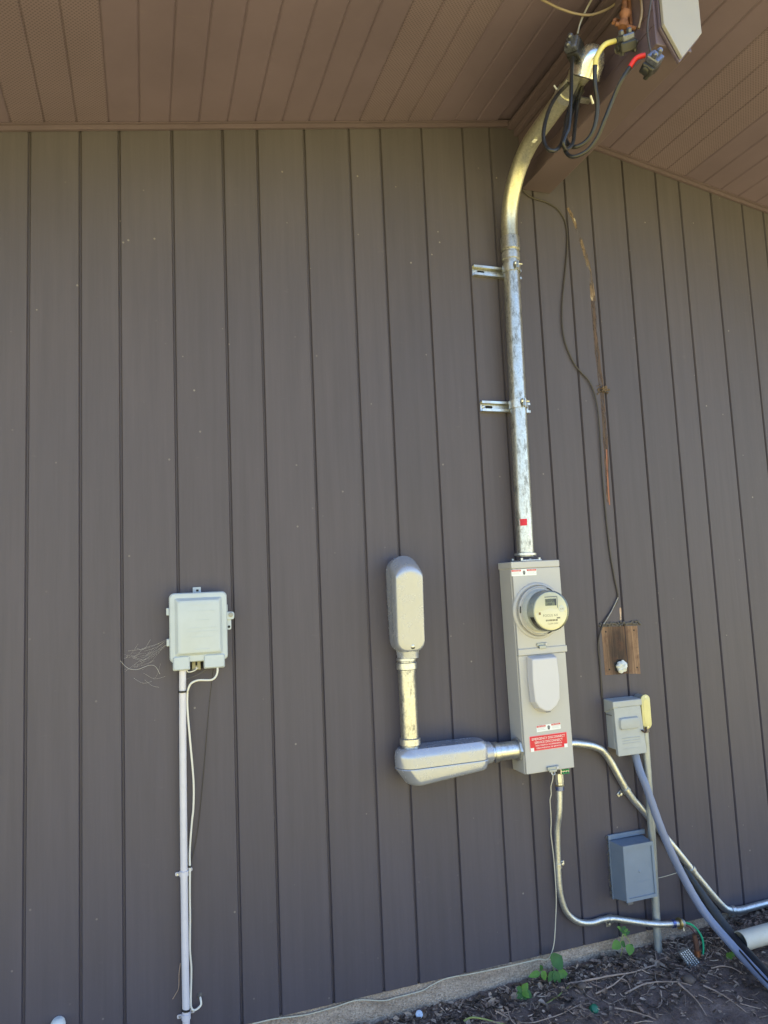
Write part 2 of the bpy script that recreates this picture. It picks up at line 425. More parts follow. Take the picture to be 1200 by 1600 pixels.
def axis(a, b, fa, fb, fine, coarse):
    out = [a]
    while out[-1] < b - 1e-6:
        out.append(min(b, out[-1] + (fine if fa <= out[-1] < fb else coarse)))
    return out
gx = axis(-7, 9, 0.3, 3.0, 0.009, 0.1); gy = axis(-1.7, 0.06, -0.75, 0.06, 0.009, 0.08)
mb = MB(); nx = len(gx)
mb.add([(x, y, gz(x, y)) for y in gy for x in gx], [(j * nx + i, j * nx + i + 1, (j + 1) * nx + i + 1, (j + 1) * nx + i) for j in range(len(gy) - 1) for i in range(nx - 1)])
tag(mb.build('soil', SOILM, smooth=60), 'dark bare soil bed along the foundation', None, kind='structure')
mb = MB(); mb.add([(-150, -150, 0), (150, -150, 0), (150, 150, 0), (-150, 150, 0)], [(0, 1, 2, 3)])
tag(mb.build('lawn', LAWN), 'sunlit green lawn beyond the house shadow', None, kind='structure')

# ------------------------------------------------------------------ setting: house
house = thing('house', (XR, 4.0, 0.0), 'dark brown gabled house with vertical board siding and brown soffit', 'house')
XL, XRR = -3.4, 6.6; YE = -0.90
GR = [-0.355, -0.197, -0.071, 0.107, 0.286, 0.4125, 0.592, 0.7704, 0.8995, 1.0766, 1.2598, 1.385, 1.5727, 1.7327, 1.8606, 2.0394, 2.2163, 2.3451, 2.5241, 2.7057]
pat = [0.158, 0.179, 0.126]
k = 0
while GR[0] > XL: GR.insert(0, round(GR[0] - pat[k % 3], 4)); k += 1
k = 0
while GR[-1] < XRR: GR.append(round(GR[-1] + pat[(k + 2) % 3], 4)); k += 1
ZB = 0.209
mb = MB()          # sheathing behind the boards
mb.loft([[(GR[0], y, ZB + .004), (GR[-1], y, ZB + .004), (GR[-1], y, soff(GR[-1]) + .05), (XR, y, ZR + .05), (GR[0], y, soff(GR[0]) + .05)] for y in (0.0085, 0.12)])
siding = mb.build('siding', SIDING, house)
for a, b in zip(GR, GR[1:]):
    mb = MB(); g = 0.0058; dy = random.uniform(-.0006, .0006); rings = []
    prof = [(a + .0022, .0082), (a + g, dy), (b - g, dy), (b - .0022, .0082)]
    mb.loft([[(x, y, ZB) for x, y in prof], [(x, y, soff(x) + .03) for x, y in prof]])
    mb.build('board', SIDING, siding)
# foundation
MB().box(GR[0], GR[-1], 0.006, 0.25, -0.4, ZB - .002).build('foundation', CONC, house)
# unseen rest of the house body and roof, added to block the sun
MB().box(GR[0], GR[0] + .12, 0.13, 8.0, -.3, 2.6).build('unseen_side_wall', SIDING, house)
MB().box(GR[-1] - .12, GR[-1], 0.13, 8.0, -.3, 2.6).build('unseen_side_wall', SIDING, house)
MB().loft([[(GR[0], y, -.3), (GR[-1], y, -.3), (GR[-1], y, soff(GR[-1])), (XR, y, ZR), (GR[0], y, soff(GR[0]))] for y in (8.01, 8.15)]).build('unseen_back_wall', SIDING, house)
for sgn in (-1, 1):
    xe = XR + sgn * 5.6
    mb = MB(); mb.loft([[(XR, y, ZR + .06), (xe, y, soff(xe) + .06), (xe, y, soff(xe) + .2), (XR, y, ZR + .2)] for y in (YE, 8.6)])
    mb.build('roof', ROOF, house)
    mb = MB(); mb.loft([[(XR, y, ZR - .02), (xe, y, soff(xe) - .02), (xe, y, soff(xe) + .21), (XR, y, ZR + .21)] for y in (YE - .03, YE - .002)])
    mb.build('fascia', TRIM, house)
    # soffit: panel + strips running out from the wall
    x0 = XR + sgn * 0.07
    mb = MB(); mb.loft([[(x0, y, soff(x0) + .012), (xe, y, soff(xe) + .012), (xe, y, soff(xe) + .05), (x0, y, soff(x0) + .05)] for y in (YE, 0.0)])
    sof = mb.build('soffit', SOFFIT, house)
    if sgn < 0: edges = [-0.308 + .1016 * i for i in range(-22, 18)]; vent = lambda c: (-.42 < c < -.1) or (.80 < c < 1.115) or (-1.65 < c < -1.33)
    else: edges = [1.76, 1.86] + [1.961 + .1008 * i for i in range(0, 34)]; vent = lambda c: (2.05 < c < 2.37) or (3.27 < c < 3.58)
    for a, b in zip(edges, edges[1:]):
        if sgn < 0 and b > 1.47: b = 1.47
        pr = [(a, .0045), (a + .006, 0), (b - .005, 0), (b, .0045), (b, .0115), (a, .0115)]
        dz = random.uniform(0, .0006)
        mb = MB(); mb.loft([[(x, y, soff(x) + h + dz) for x, h in pr] for y in (YE, -.002)])
        mb.build('soffit_strip', VENT if vent((a + b) / 2) else SOFFIT, sof)
    # trim channel where soffit meets the wall
    xa = XR - .075 if sgn < 0 else XR + .075
    mb = MB(); mb.loft([[(xa, y, soff(xa) - .001 - h), (xe, y, soff(xe) - .001 - h)] + [(xe, y, soff(xe) - .001), (xa, y, soff(xa) - .001)] for y, h in ((-.002, .019), (-.013, .019))])
    mb.build('soffit_trim', TRIM, house)
    mb = MB(); mb.loft([[(xa, y, soff(xa) - .0012 - h), (xe, y, soff(xe) - .0012 - h), (xe, y, soff(xe) - .0012), (xa, y, soff(xa) - .0012)] for y, h in ((-.0135, .0035), (-.024, .0035))])
    mb.build('trim_lip', TRIM, house)
# ridge beam, clad in folded brown metal, with side flashings
beam = MB().box(1.521, 1.657, -.846, -.001, 3.235, 3.6).build('ridge_beam', BEAMC, house, 0.003)
MB().box(1.47, 1.5185, -.846, -.0015, 3.497, 3.517).build('flashing', TRIM, beam, .002)
MB().box(1.50, 1.5188, -.846, -.0015, 3.470, 3.496).build('flashing', TRIM, beam, .002)
MB().box(1.6592, 1.70, -.846, -.0015, 3.50, 3.519).build('flashing', TRIM, beam, .002)
for zz in (3.30, 3.352):
    MB().box(1.5188, 1.5208, -.846, -.0015, zz, zz + .0022).build('cladding_seam', TRIM, beam)
o = MB().plate([(1.533, 3.9), (1.533, 3.285), (1.592, 3.185), (1.678, 3.285), (1.678, 3.9)], -.872, -.860).build('end_plate', LGREY, house, .002)
o['label'] = 'light grey pointed board capping the ridge beam end'
MB().plate([(1.530, 3.9), (1.530, 3.283), (1.592, 3.178), (1.681, 3.283), (1.681, 3.9)], -.858, -.8475).build('end_plate_backing', BEAMC, house, .002)
# bare wood patch left by the old meter, either side of the groove
mbp = MB().plate([(1.755, 1.205), (1.8545, 1.203), (1.8545, 1.394), (1.752, 1.397)], -.0012, .0006)
patch = mbp.build('bare_wood_patch', WOOD, house); patch['label'] = 'bare weathered wood rectangle with stained hole'
MB().plate([(1.8666, 1.2025), (1.923, 1.197), (1.926, 1.392), (1.8666, 1.394)], -.0012, .0006).build('wood_piece', WOOD, patch)
MB().plate([(1.8551, 1.204), (1.866, 1.204), (1.866, 1.394), (1.8551, 1.394)], .0018, .0072).build('wood_piece', WOOD, patch)
mb = MB()
for i in range(46):
    x = 1.745 + .195 * i / 45; z = 1.405 + random.uniform(-.006, .006)
    mb.lathe([(.0005, -.004), (.004 + random.random() * .003, -.001), (.005, .003), (.0005, .006)], (x, -.002, z), (random.uniform(-.5, .5), -1, random.uniform(-.5, .5)), 7)
mb.build('caulk_bead', CAULK, patch, smooth=60)
for x, z in ((1.772, 1.377), (1.908, 1.375), (1.776, 1.226), (1.909, 1.224)):
    MB().lathe([(.0036, -.0018), (.0036, .0)], (x, 0, z), (0, 1, 0), 10).build('screw_hole', DARK, patch)
MB().plate([(1.829 + .030 * math.cos(a) * random.uniform(.85, 1.1), 1.236 + .029 * math.sin(a) * random.uniform(.85, 1.1)) for a in [2 * math.pi * i / 22 for i in range(22)]], -.002, -.0003).build('hole', DARK, patch)
# marks of the old riser: torn paint and red-brown streaks
SC = [(1.741, 3.183), (1.768, 3.128), (1.788, 3.058), (1.813, 2.975), (1.828, 2.89), (1.835, 2.776), (1.832, 2.635), (1.836, 2.495), (1.842, 2.384), (1.842, 2.245), (1.84, 2.108), (1.834, 1.973), (1.834, 1.906)]
def ribbon(pts, w0, w1, y=-.0011):
    P = smooth_path([(x, y, z) for x, z in pts], 5); n = len(P); mb = MB(); vs_ = []
    for i, p in enumerate(P):
        t = (P[min(i + 1, n - 1)] - P[max(i - 1, 0)]).normalized(); s_ = Vector((t.z, 0, -t.x)); w = (w0 + (w1 - w0) * i / n) * random.uniform(.8, 1.2)
        vs_ += [p - s_ * w, p + s_ * w]
    mb.add(vs_, [(2 * i, 2 * i + 1, 2 * i + 3, 2 * i + 2) for i in range(n - 1)]); return mb
ribbon(SC[:6], .007, .011).build('paint_scar', flake_mat('torn_paint_flecks', [(0.35, lin((88, 76, 66))), (0.55, lin((118, 98, 82))), (0.68, lin((210, 200, 178)))], 0.5), house)
ribbon(SC[5:], .012, .009).build('paint_scar', flake_mat('rust_brown_streak', [(0.35, lin((68, 59, 56))), (0.62, lin((86, 67, 60))), (0.76, lin((160, 144, 122)))], 0.45, (1, 1, .12), 90), house)
ribbon([(1.842, 2.13), (1.838, 2.03), (1.836, 1.935), (1.837, 1.895)], .0035, .0028, -.0016).build('paint_scar', flake_mat('orange_streak', [(0.3, lin((118, 76, 64))), (0.7, lin((156, 104, 84)))], 0.42, (1, 1, .1), 70), house)
ribbon([(1.85, 1.47), (1.848, 1.42)], .004, .003, -.0016).build('paint_scar', flake_mat('pale_chip', [(0.3, lin((170, 140, 120))), (0.7, lin((200, 180, 160)))], 0.42, (1, 1, .4), 120), house)

# ------------------------------------------------------------------ conduits and mast
def strap(parent, pos, direction, r, mat=GALV):
    """one-hole clamp round a pipe plus ear and screw"""
    d = Vector(direction).normalized(); p = Vector(pos)
    out = Vector((0, -1, 0)); side = d.cross(out).normalized()
    o = MB().lathe([(r + .001, -.008), (r + .0035, -.008), (r + .0035, .008), (r + .001, .008)], p, d, 20).build('strap', mat, parent, smooth=40)
    e = p + side * (r + .012); yb = .012
    mb = MB(); q = [e + side * a + d * b for a, b in ((-.014, -.008), (.012, -.008), (.012, .008), (-.014, .008))]
    mb.hexa([(v.x, -.004, v.z) for v in q], [(v.x, -.0005, v.z) for v in q]); mb.build('strap_ear', mat, o, .001)
    MB().lathe([(.0012, -.016), (.0055, -.015), (.0065, -.008), (.0065, -.004)], (e.x, 0, e.z), (0, 1, 0), 10).build('screw', mat, o, smooth=40)
    return o

mast = thing('mast_conduit', (1.397, -.055, 1.67), 'tall galvanised mast pipe rising from the meter box, bending out under the eave', 'conduit')
MX = lambda z: 1.397 + .0165 * (z - 1.67)
MB().tube([(MX(z), -.055, z) for z in (1.69, 2.0, 2.4, 2.75, 2.925)], .0325, 28).build('pipe', GALV_OLD, mast, smooth=40)
el = [(MX(2.93), -.055, 2.93), (MX(2.97), -.055, 2.97)]; Rb = .27; zc = 3.005
for i in range(0, 19):
    a = R(90 * i / 18 * .97); el.append((MX(3.0), -.055 - Rb * (1 - math.cos(a)), zc + Rb * math.sin(a)))
end = Vector(el[-1]); dd = (end - Vector(el[-2])).normalized(); el += [tuple(end + dd * .14), tuple(end + dd * .31)]
MB().tube(el, .0325, 28).build('elbow', ALU, mast, smooth=40)
ELEND = end + dd * .31
cp = MB().lathe([(.034, 0), (.0385, .004), (.0385, .056), (.034, .06)], (MX(2.93), -.055, 2.925), (.0165, 0, 1), 28).build('coupling', GALV_OLD, mast, smooth=30)
MB().lathe([(.033, 0), (.0365, .003), (.0365, .03), (.033, .033)], (MX(2.88), -.055, 2.885), (.0165, 0, 1), 28).build('thread_ring', GALV, mast, smooth=30)
MB().lathe([(.034, 0), (.042, .002), (.042, .010), (.037, .012)], (MX(1.68), -.055, 1.692), (.0165, 0, 1), 28).build('locknut', GALV, mast, smooth=30)
MB().box(1.352, 1.442, -.098, -.012, 1.6715, 1.677).build('hub_plate', GALV, mast, .002)
for sx in (-.038, .038):
    for sy in (-.091, -.02):
        MB().lathe([(.006, 0), (.006, .006), (.003, .008)], (1.397 + sx, sy, 1.677), (0, 0, 1), 6).build('bolt', GALV, mast)
# red sticker wrapped on the pipe
mb = MB(); vs_ = []; zz = [1.808, 1.834]
for z in zz:
    for i in range(7):
        a = R(-146 + 8 * i); vs_.append((MX(z) + .0329 * math.cos(a), -.055 + .0329 * math.sin(a), z))
mb.add(vs_, [(i, i + 1, 8 + i, 7 + i) for i in range(6)]); mb.build('sticker', REDL, mast, smooth=60)
# square patch on the elbow
pz = end - dd * .01
MB().box(pz.x - .020, pz.x - .006, pz.y - .012, pz.y + .006, pz.z - .0345, pz.z - .0322).build('sticker', WHTL, mast)
# support strap near the weatherhead
pe = end + dd * .19
MB().lathe([(.0335, -.012), (.0365, -.012), (.0365, .012), (.0335, .012)], pe, dd, 24).build('strap', GALV, mast, smooth=40)
MB().box(pe.x + .030, 1.5205, pe.y - .012, pe.y + .012, pe.z - .012, pe.z - .004).build('strap_arm', GALV, mast, .001)
MB().lathe([(.004, 0), (.004, .022)], (pe.x - .03, pe.y, pe.z + .008), (-.6, 0, .8), 8).build('bolt', GALV, mast)

# struts
for zc_, lab in ((2.850, 'upper strut channel bracket clamping the mast pipe below its elbow'), (2.290, 'lower strut channel bracket clamping the mast pipe between bracket and meter box')):
    st = thing('strut_bracket', (1.375, 0, zc_), lab, 'bracket', 'strut brackets on the mast')
    x0, x1 = 1.268, 1.482
    ch = MB().box(x0, x1, -.0030, -.0009, zc_ - .0205, zc_ + .0205)
    ch.box(x0, x1, -.021, -.0031, zc_ + .0184, zc_ + .0205); ch.box(x0, x1, -.021, -.0031, zc_ - .0205, zc_ - .0184)
    ch.box(x0, x1, -.021, -.0189, zc_ + .0110, zc_ + .0183); ch.box(x0, x1, -.021, -.0189, zc_ - .0183, zc_ - .0110)
    cho = ch.build('channel', GALV, st)
    for xs_ in (1.305, 1.457):
        MB().plate(rrect(xs_ - .016, xs_ + .016, zc_ - .0055, zc_ + .0055, .005, 3), -.0036, -.0031).build('slot', DARK, cho)
    MB().lathe([(.007, 0), (.007, .004), (.004, .006)], (1.281, -.0031, zc_), (0, -1, 0), 6).build('bolt', GALV, cho)
    xm = MX(zc_)
    for s_ in (-1, 1):
        arc = [(xm + s_ * .0345 * math.cos(R(a)), -.055 - .0345 * math.sin(R(a))) for a in range(-70, 86, 12)]
        mb = MB(); mb.loft([[(x, y, zc_ - .016), (xm + (x - xm) * 1.07, -.055 + (y + .055) * 1.07, zc_ - .016), (xm + (x - xm) * 1.07, -.055 + (y + .055) * 1.07, zc_ + .016), (x, y, zc_ + .016)] for x, y in arc])
        mb.build('clamp_half', GALV, st, smooth=35)
        MB().box(xm + s_ * .0035 - .0013, xm + s_ * .0035 + .0013, -.108, -.090, zc_ - .015, zc_ + .015).build('clamp_ear', GALV, st)
    MB().tube([(xm - .012, -.1, zc_ + .004), (xm + .024, -.1, zc_ + .004)], .0035, 8).build('clamp_bolt', GALV, st)
    MB().lathe([(.0075, 0), (.0075, .006)], (xm - .006, -.1, zc_ + .004), (-1, 0, 0), 6).build('nut', GALV, st)

# weatherhead
wax = Vector((.05, -.68, .73)).normalized(); wc = Vector((1.422, -.615, 3.278))
wh = thing('weatherhead', tuple(wc), 'shiny domed metal weatherhead cap on the mast end under the eave', 'weatherhead')
MB().lathe([(.051, -.004), (.0525, -.002), (.051, .004), (.050, .03), (.0475, .05), (.040, .072), (.027, .087), (.010, .094), (.0005, .095)], wc, wax, 36).build('dome', galv_mat('polished_aluminium', (0.8, 0.8, 0.78), .08, .2), wh, smooth=40)
MB().lathe([(.0470, -.0046), (.0470, -.0062)], wc, wax, 30).build('opening', DARK, wh)
cl = wc - Vector((0, -.03, .0)); 
MB().lathe([(.035, -.02), (.038, -.018), (.038, .018), (.035, .02)], (ELEND.x, -.60, ELEND.z - .001), (0, -1, 0), 26).build('collar', ALU, wh, smooth=30)
MB().tube([wc + Vector((-.048, .03, .0)), wc + Vector((-.052, .06, -.012))], .004, 8).build('clamp_screw', GALV, wh)
MB().tube([wc + Vector((.03, .02, -.05)), wc + Vector((.05, .035, -.065))], .0045, 8).build('clamp_screw', GALV, wh)

# ------------------------------------------------------------------ service conductors and connectors
W = {
 'a': [(1.3859,-0.57,3.2764),(1.3132,-0.606,3.1939),(1.2535,-0.642,3.1056),(1.2114,-0.668,3.0096),(1.2029,-0.684,2.9529),(1.215,-0.7,2.925),(1.2569,-0.684,2.9567),(1.2887,-0.668,3.0227),(1.3218,-0.644,3.1061),(1.3653,-0.612,3.1781),(1.4296,-0.58,3.2776)],
 'b': [(1.345,-0.66,3.2954),(1.3261,-0.676,3.2194),(1.3028,-0.692,3.1007),(1.2841,-0.7,3.0162),(1.2711,-0.7,2.9889),(1.2588,-0.7,2.9569),(1.2781,-0.684,2.9501),(1.3161,-0.668,2.9865),(1.3465,-0.644,3.0637),(1.3883,-0.612,3.177),(1.4347,-0.58,3.2677)],
 'c': [(1.4385,-0.76,3.2948),(1.4023,-0.7538,3.2791),(1.3756,-0.7477,3.2425),(1.3688,-0.7415,3.2101),(1.3716,-0.7308,3.1575),(1.3842,-0.7185,3.1075),(1.3863,-0.7062,3.0653),(1.3792,-0.6908,3.0232),(1.3615,-0.6723,2.9963),(1.3336,-0.6538,2.9855),(1.3194,-0.6354,3.0077),(1.3242,-0.6169,3.0619),(1.3635,-0.5985,3.1551),(1.4333,-0.58,3.251)],
 'd': [(1.4446,-0.88,3.1554),(1.4222,-0.8667,3.1513),(1.4028,-0.8533,3.1234),(1.3829,-0.84,3.0905),(1.3723,-0.8133,3.0539),(1.3538,-0.7867,2.9956),(1.3417,-0.76,2.9521),(1.3194,-0.7333,2.921),(1.2877,-0.7067,2.9126),(1.2801,-0.68,2.9428),(1.3006,-0.6467,3.0026),(1.3504,-0.6133,3.1109),(1.4268,-0.58,3.2443)]}
def conductor(key, label, tape=None, n_t=0, r=.0062):
    P = smooth_path(W[key], 7)
    t = thing('service_wire', tuple(P[-1]), label, 'wire', 'black service wires at the weatherhead')
    MB().tube(P, r, 12).build('insulation', BLK, t, smooth=50)
    if tape: MB().tube(P[:n_t], r + .0012, 12).build('tape', tape, t, smooth=50)
    return t
conductor('a', 'black service wire looping lowest left of the weatherhead back into it')
conductor('b', 'black service wire dropping from the boxy black connector by the soffit')
conductor('c', 'black service wire with its end wrapped in yellow tape', YEL, 22, .0068)
conductor('d', 'black service wire with its end wrapped in red tape', RED, 14)

def connector(pos, ax, up, label, size=1.0):
    ax = Vector(ax).normalized(); up = Vector(up); up = (up - ax * up.dot(ax)).normalized(); sd_ = ax.cross(up)
    t = thing('wire_connector', tuple(pos), label, 'connector', 'service wire connectors')
    p = Vector(pos)
    def ob(a0, a1, u0, u1, s0, s1, name, mat, bev=.003):
        mb = MB(); c = [p + ax * a * size + up * u * size + sd_ * s * size for a in (a0, a1) for u, s in ((u0, s0), (u1, s0), (u1, s1), (u0, s1))]
        mb.hexa(c[:4], c[4:]); return mb.build(name, mat, t, bev * size)
    ob(-.028, .028, -.024, .006, -.018, .018, 'body', BLK, .006)
    ob(-.020, .022, .004, .024, -.019, .019, 'pressure_bar', simple('zinc_plated_bar', (0.13, 0.14, 0.19), .3, .6, .15, 40), .005)
    for a in (-.013, .014):
        q = p + (ax * a + up * .024) * size
        MB().lathe([(.0085 * size, 0), (.0085 * size, .009 * size), (.005 * size, .013 * size)], q, up, 6).build('bolt', MATS['zinc_plated_bar'], t)
        q = p + (ax * a * 1.6 - up * .024 + sd_ * .008) * size
        MB().lathe([(.007 * size, -.004), (.007 * size, .006 * size)], q, -up, 8).build('cap', BLK, t, smooth=40)
    for s_ in (-1, 1):
        q = p + (ax * .02 * s_ - up * .008) * size
        MB().lathe([(.009 * size, 0), (.011 * size, .014 * size), (.007 * size, .016 * size)], q, ax * s_, 10).build('boot', BLK, t, smooth=40)
    return t
connector((1.358, -.655, 3.335), (.3, -.05, 1), (-.6, -.5, .75), 'boxy black wire connector with silver top beside the soffit', 1.15)
connector((1.466, -.775, 3.283), (.9, -.2, .35), (.2, -.5, .8), 'black wire connector joined to the yellow taped wire', 1.05)
connector((1.462, -.885, 3.128), (.55, .1, .5), (.1, -.85, .5), 'black wire connector joined to the red taped wire', 1.1)
P = smooth_path([(1.372, -.66, 3.385), (1.385, -.668, 3.43), (1.4169, -.687, 3.494), (1.448, -.70, 3.532)], 5)
tag(base_at(MB().tube(P, .0035, 8).build('drop_wire', simple('bare_aluminium_strand', (0.55, 0.55, 0.54), .4, .8, .2, 60), smooth=50), P[0]), 'thin bare wire running up from the boxy connector', 'wire')
P = smooth_path([(1.463, -.885, 3.15), (1.455, -.887, 3.2351), (1.470, -.8933, 3.32), (1.49, -.9, 3.42), (1.50, -.905, 3.47)], 5)
tag(base_at(MB().tube(P, .003, 8).build('drop_wire', WIRED, smooth=50), P[0]), 'thin brown wire running up from the red taped connector', 'wire')
P = smooth_path([(1.243,-.66,3.478),(1.2649,-.6657,3.466),(1.2986,-.6714,3.451),(1.3559,-.6771,3.4402),(1.4093,-.6829,3.4423),(1.4593,-.6886,3.463),(1.5,-.6943,3.49),(1.519,-.70,3.515)], 5)
tag(base_at(MB().tube(P, .0042, 10).build('cable_loop', simple('grey_cable_sheath', lin((128, 116, 108)), .5, 0, .1, 30), smooth=50), P[-1]), 'grey cable sagging in a loop below the soffit by the beam', 'cable')
# rusty clevis bracket on the beam
t = thing('rusty_clevis', (1.52, -.73, 3.44), 'rusty iron clevis bracket on the side of the ridge beam', 'bracket')
MB().box(1.511, 1.5203, -.752, -.712, 3.375, 3.492).build('back_plate', RUST, t, .002)
MB().tube(smooth_path([(1.512, -.732, 3.468), (1.497, -.748, 3.455), (1.486, -.76, 3.43), (1.482, -.762, 3.40), (1.485, -.76, 3.36)], 5), .008, 10).build('hook_arm', RUST, t, smooth=50)
MB().tube(smooth_path([(1.515, -.72, 3.40), (1.49, -.725, 3.40), (1.465, -.735, 3.395), (1.452, -.742, 3.375)], 5), .006, 10).build('hook_arm', RUST, t, smooth=50)
MB().tube([(1.455, -.748, 3.368), (1.53 - .012, -.765, 3.352)], .007, 10).build('pin', RUST, t, smooth=50)
MB().lathe([(.006, -.03), (.016, -.026), (.018, -.014), (.012, -.006), (.012, .006), (.018, .014), (.016, .026), (.006, .03)], (1.482, -.757, 3.382), (.2, -.2, 1), 18).build('spool', RUST, t, smooth=50)
MB().tube(smooth_path([(1.517, -.745, 3.48), (1.512, -.80, 3.44), (1.508, -.81, 3.37), (1.499, -.80, 3.32)], 6), .0042, 8).build('bail', simple('weathered_brass_wire', (0.35, 0.26, 0.17), .5, .6, .2, 40), t, smooth=50)

# ------------------------------------------------------------------ meter box
mbx = thing('meter_box', (1.4155, 0, .892), 'tall light grey steel meter box with red emergency disconnect label', 'meter box', rot=(0, R(-.55), 0))
BX0, BX1, BZ0, BZ1, BD = 1.3115, 1.5195, .892, 1.671, -.105
MB().box(BX0 + .003, BX1 - .003, BD + .012, -.0015, BZ0, BZ1 - .004).build('case', BOXG, mbx, .003)
MB().box(BX0, BX1, BD - .003, -.001, BZ1 - .026, BZ1).build('top_cap', BOXG, mbx, .003)
up_c = MB().box(BX0 + .005, BX1 + .001, BD - .001, BD + .0115, 1.3225, BZ1 - .0265).build('upper_cover', BOXG, mbx, .003)
MB().box(BX0 + .003, BX1 + .003, BD - .006, BD - .0012, 1.3225, 1.346).build('cover_lip', BOXG, up_c, .002)
MB().box(BX0 + .005, BX1 - .001, BD + .0005, BD + .0115, BZ0 + .002, 1.3215).build('lower_cover', BOXG, mbx, .003)
MC = (1.411, 1.484)
MB().lathe([(.106, 0), (.104, .004), (.099, .0065), (.0965, .0065), (.0955, .002)], (MC[0], BD - .0012, MC[1]), (0, -1, 0), 56, cap=False).build('embossed_ring', BOXG, up_c, smooth=50)
def hasp(x, z, name='hasp'):
    h = MB().box(x - .023, x + .02, BD - .006, BD - .001, z - .005, z + .006).build(name, OLDP, mbx, .0015)
    MB().box(x - .017, x + .012, BD - .0125, BD - .0062, z - .015, z - .003).build('latch_tongue', OLDP, h, .0015)
    MB().lathe([(.004, 0), (.004, .004)], (x + .014, BD - .0062, z + .001), (0, -1, 0), 10).build('latch_rivet', BOXL, h)
hasp(1.418, 1.357)
hp = MB().box(1.400, 1.448, BD - .009, BD + .0004, .8995, .912).build('hasp', OLDP, mbx, .0015)
MB().box(1.404, 1.436, BD - .012, BD - .0092, .893, .902).build('latch_tongue', OLDP, hp, .0012)
MB().lathe([(.0045, 0), (.0045, .003)], (1.440, BD - .0092, .906), (0, -1, 0), 10).build('latch_rivet', BOXL, hp)
# breaker cover
def bc(s, y):
    pts = [(-.056, .105), (.056, .105), (.061, .02), (.056, -.06), (.04, -.085), (.012, -.103), (-.012, -.103), (-.04, -.085), (-.056, -.06), (-.06, .02)]
    return [(1.407 + x * s, y, 1.212 + z * s) for x, z in pts]
b = MB().loft([bc(1.0, BD + .0002), bc(1.0, BD - .006), bc(.93, BD - .03), bc(.9, BD - .033)]).build('breaker_cover', BOXL, mbx, .003)
MB().loft([[(1.407 + x, y, z) for x, z in rrect(-.046, -.004, 1.299, 1.311, .003, 2)] for y in (BD - .014, BD - .026)]).build('hinge_tab', BOXL, b, .001)
MB().loft([[(1.407 + x, y, z) for x, z in rrect(.004, .046, 1.299, 1.311, .003, 2)] for y in (BD - .014, BD - .026)]).build('hinge_tab', BOXL, b, .001)
MB().box(1.398, 1.416, BD - .0332, BD - .0300, 1.1125, 1.1155).build('seal_slot', INK, b)
# labels
yl = BD - .0002
def warn(xc, yb, zc, w, h, rot):
    c, s_ = math.cos(rot), math.sin(rot); T = lambda x, z: (xc + x * c - z * s_, zc + x * s_ + z * c)
    def rc(x0, x1, z0, z1, lay, name, mat, par): return MB().plate([T(x0, z0), T(x1, z0), T(x1, z1), T(x0, z1)], yb - .0006 - .0003 * lay, yb - .0003 * lay).build(name, mat, par)
    L = rc(-w / 2, w / 2, -h / 2, h / 2, 0, 'warning_label', WHTL, mbx)
    for x0, x1, wd in ((-w * .49, -w * .12, 'DANGER'), (w * .12, w * .49, 'PELIGRO')):
        rc(x0, x1, h * .2, h * .47, 1, 'heading_bar', RED, L)
        cx, cz = T((x0 + x1) / 2, h * .335); text(wd, h * .24, cx, yb - .00125, cz, WHTL, L, width=(x1 - x0) * .78, rot=rot)
        for i in range(3):
            rc(x0 + .002, x1 - .002 - .006 * (i % 2), h * (.08 - .15 * i) - .0009, h * (.08 - .15 * i), 1, 'fine_print', simple('pale_print', (0.42, 0.42, 0.43), .6), L)
    a = [T(.006 * math.cos(R(q)) * (1 if q < 180 else .8), .0 + .0075 * math.sin(R(q))) for q in range(0, 360, 30)]
    MB().plate(a, yb - .0012, yb - .0003).build('hand_symbol', INK, L)
    a = [T(.0045 * math.cos(R(q)), -.0045 + .0035 * math.sin(R(q))) for q in range(180, 361, 30)]
    MB().plate(a, yb - .0016, yb - .0012).build('hand_symbol', BINK, L)
warn(1.364, BD - .0012, 1.629, .106, .024, 0)
warn(1.421, BD + .0003, 1.052, .102, .023, R(1.2))
lab = MB().box(1.339, 1.494, yl - .0008, yl + .0006, .975, 1.026).build('disconnect_label', REDL, mbx)
MB().box(1.3375, 1.4955, yl - .0004, yl + .0005, .9735, 1.0275).build('label_border', simple('pink_border', lin((232, 150, 160)), .5), lab)
text('EMERGENCY DISCONNECT', .0125, 1.4165, yl - .0011, 1.0155, WHTL, lab, width=.140, bold=.0)
text('SERVICE DISCONNECT', .0125, 1.4165, yl - .0011, 1.0025, WHTL, lab, width=.118, bold=.0)
text('DESCONEXION DE EMERGENCIA', .0078, 1.4165, yl - .0011, .9915, WHTL, lab, width=.112)
text('DESCONEXION DE SERVICIO', .0078, 1.4165, yl - .0011, .982, WHTL, lab, width=.105)
for x0 in (1.339, 1.481):
    MB().box(x0, x0 + .014, yl - .0015, yl - .0009, .972, .9855).build('corner_patch', WHTL, lab)

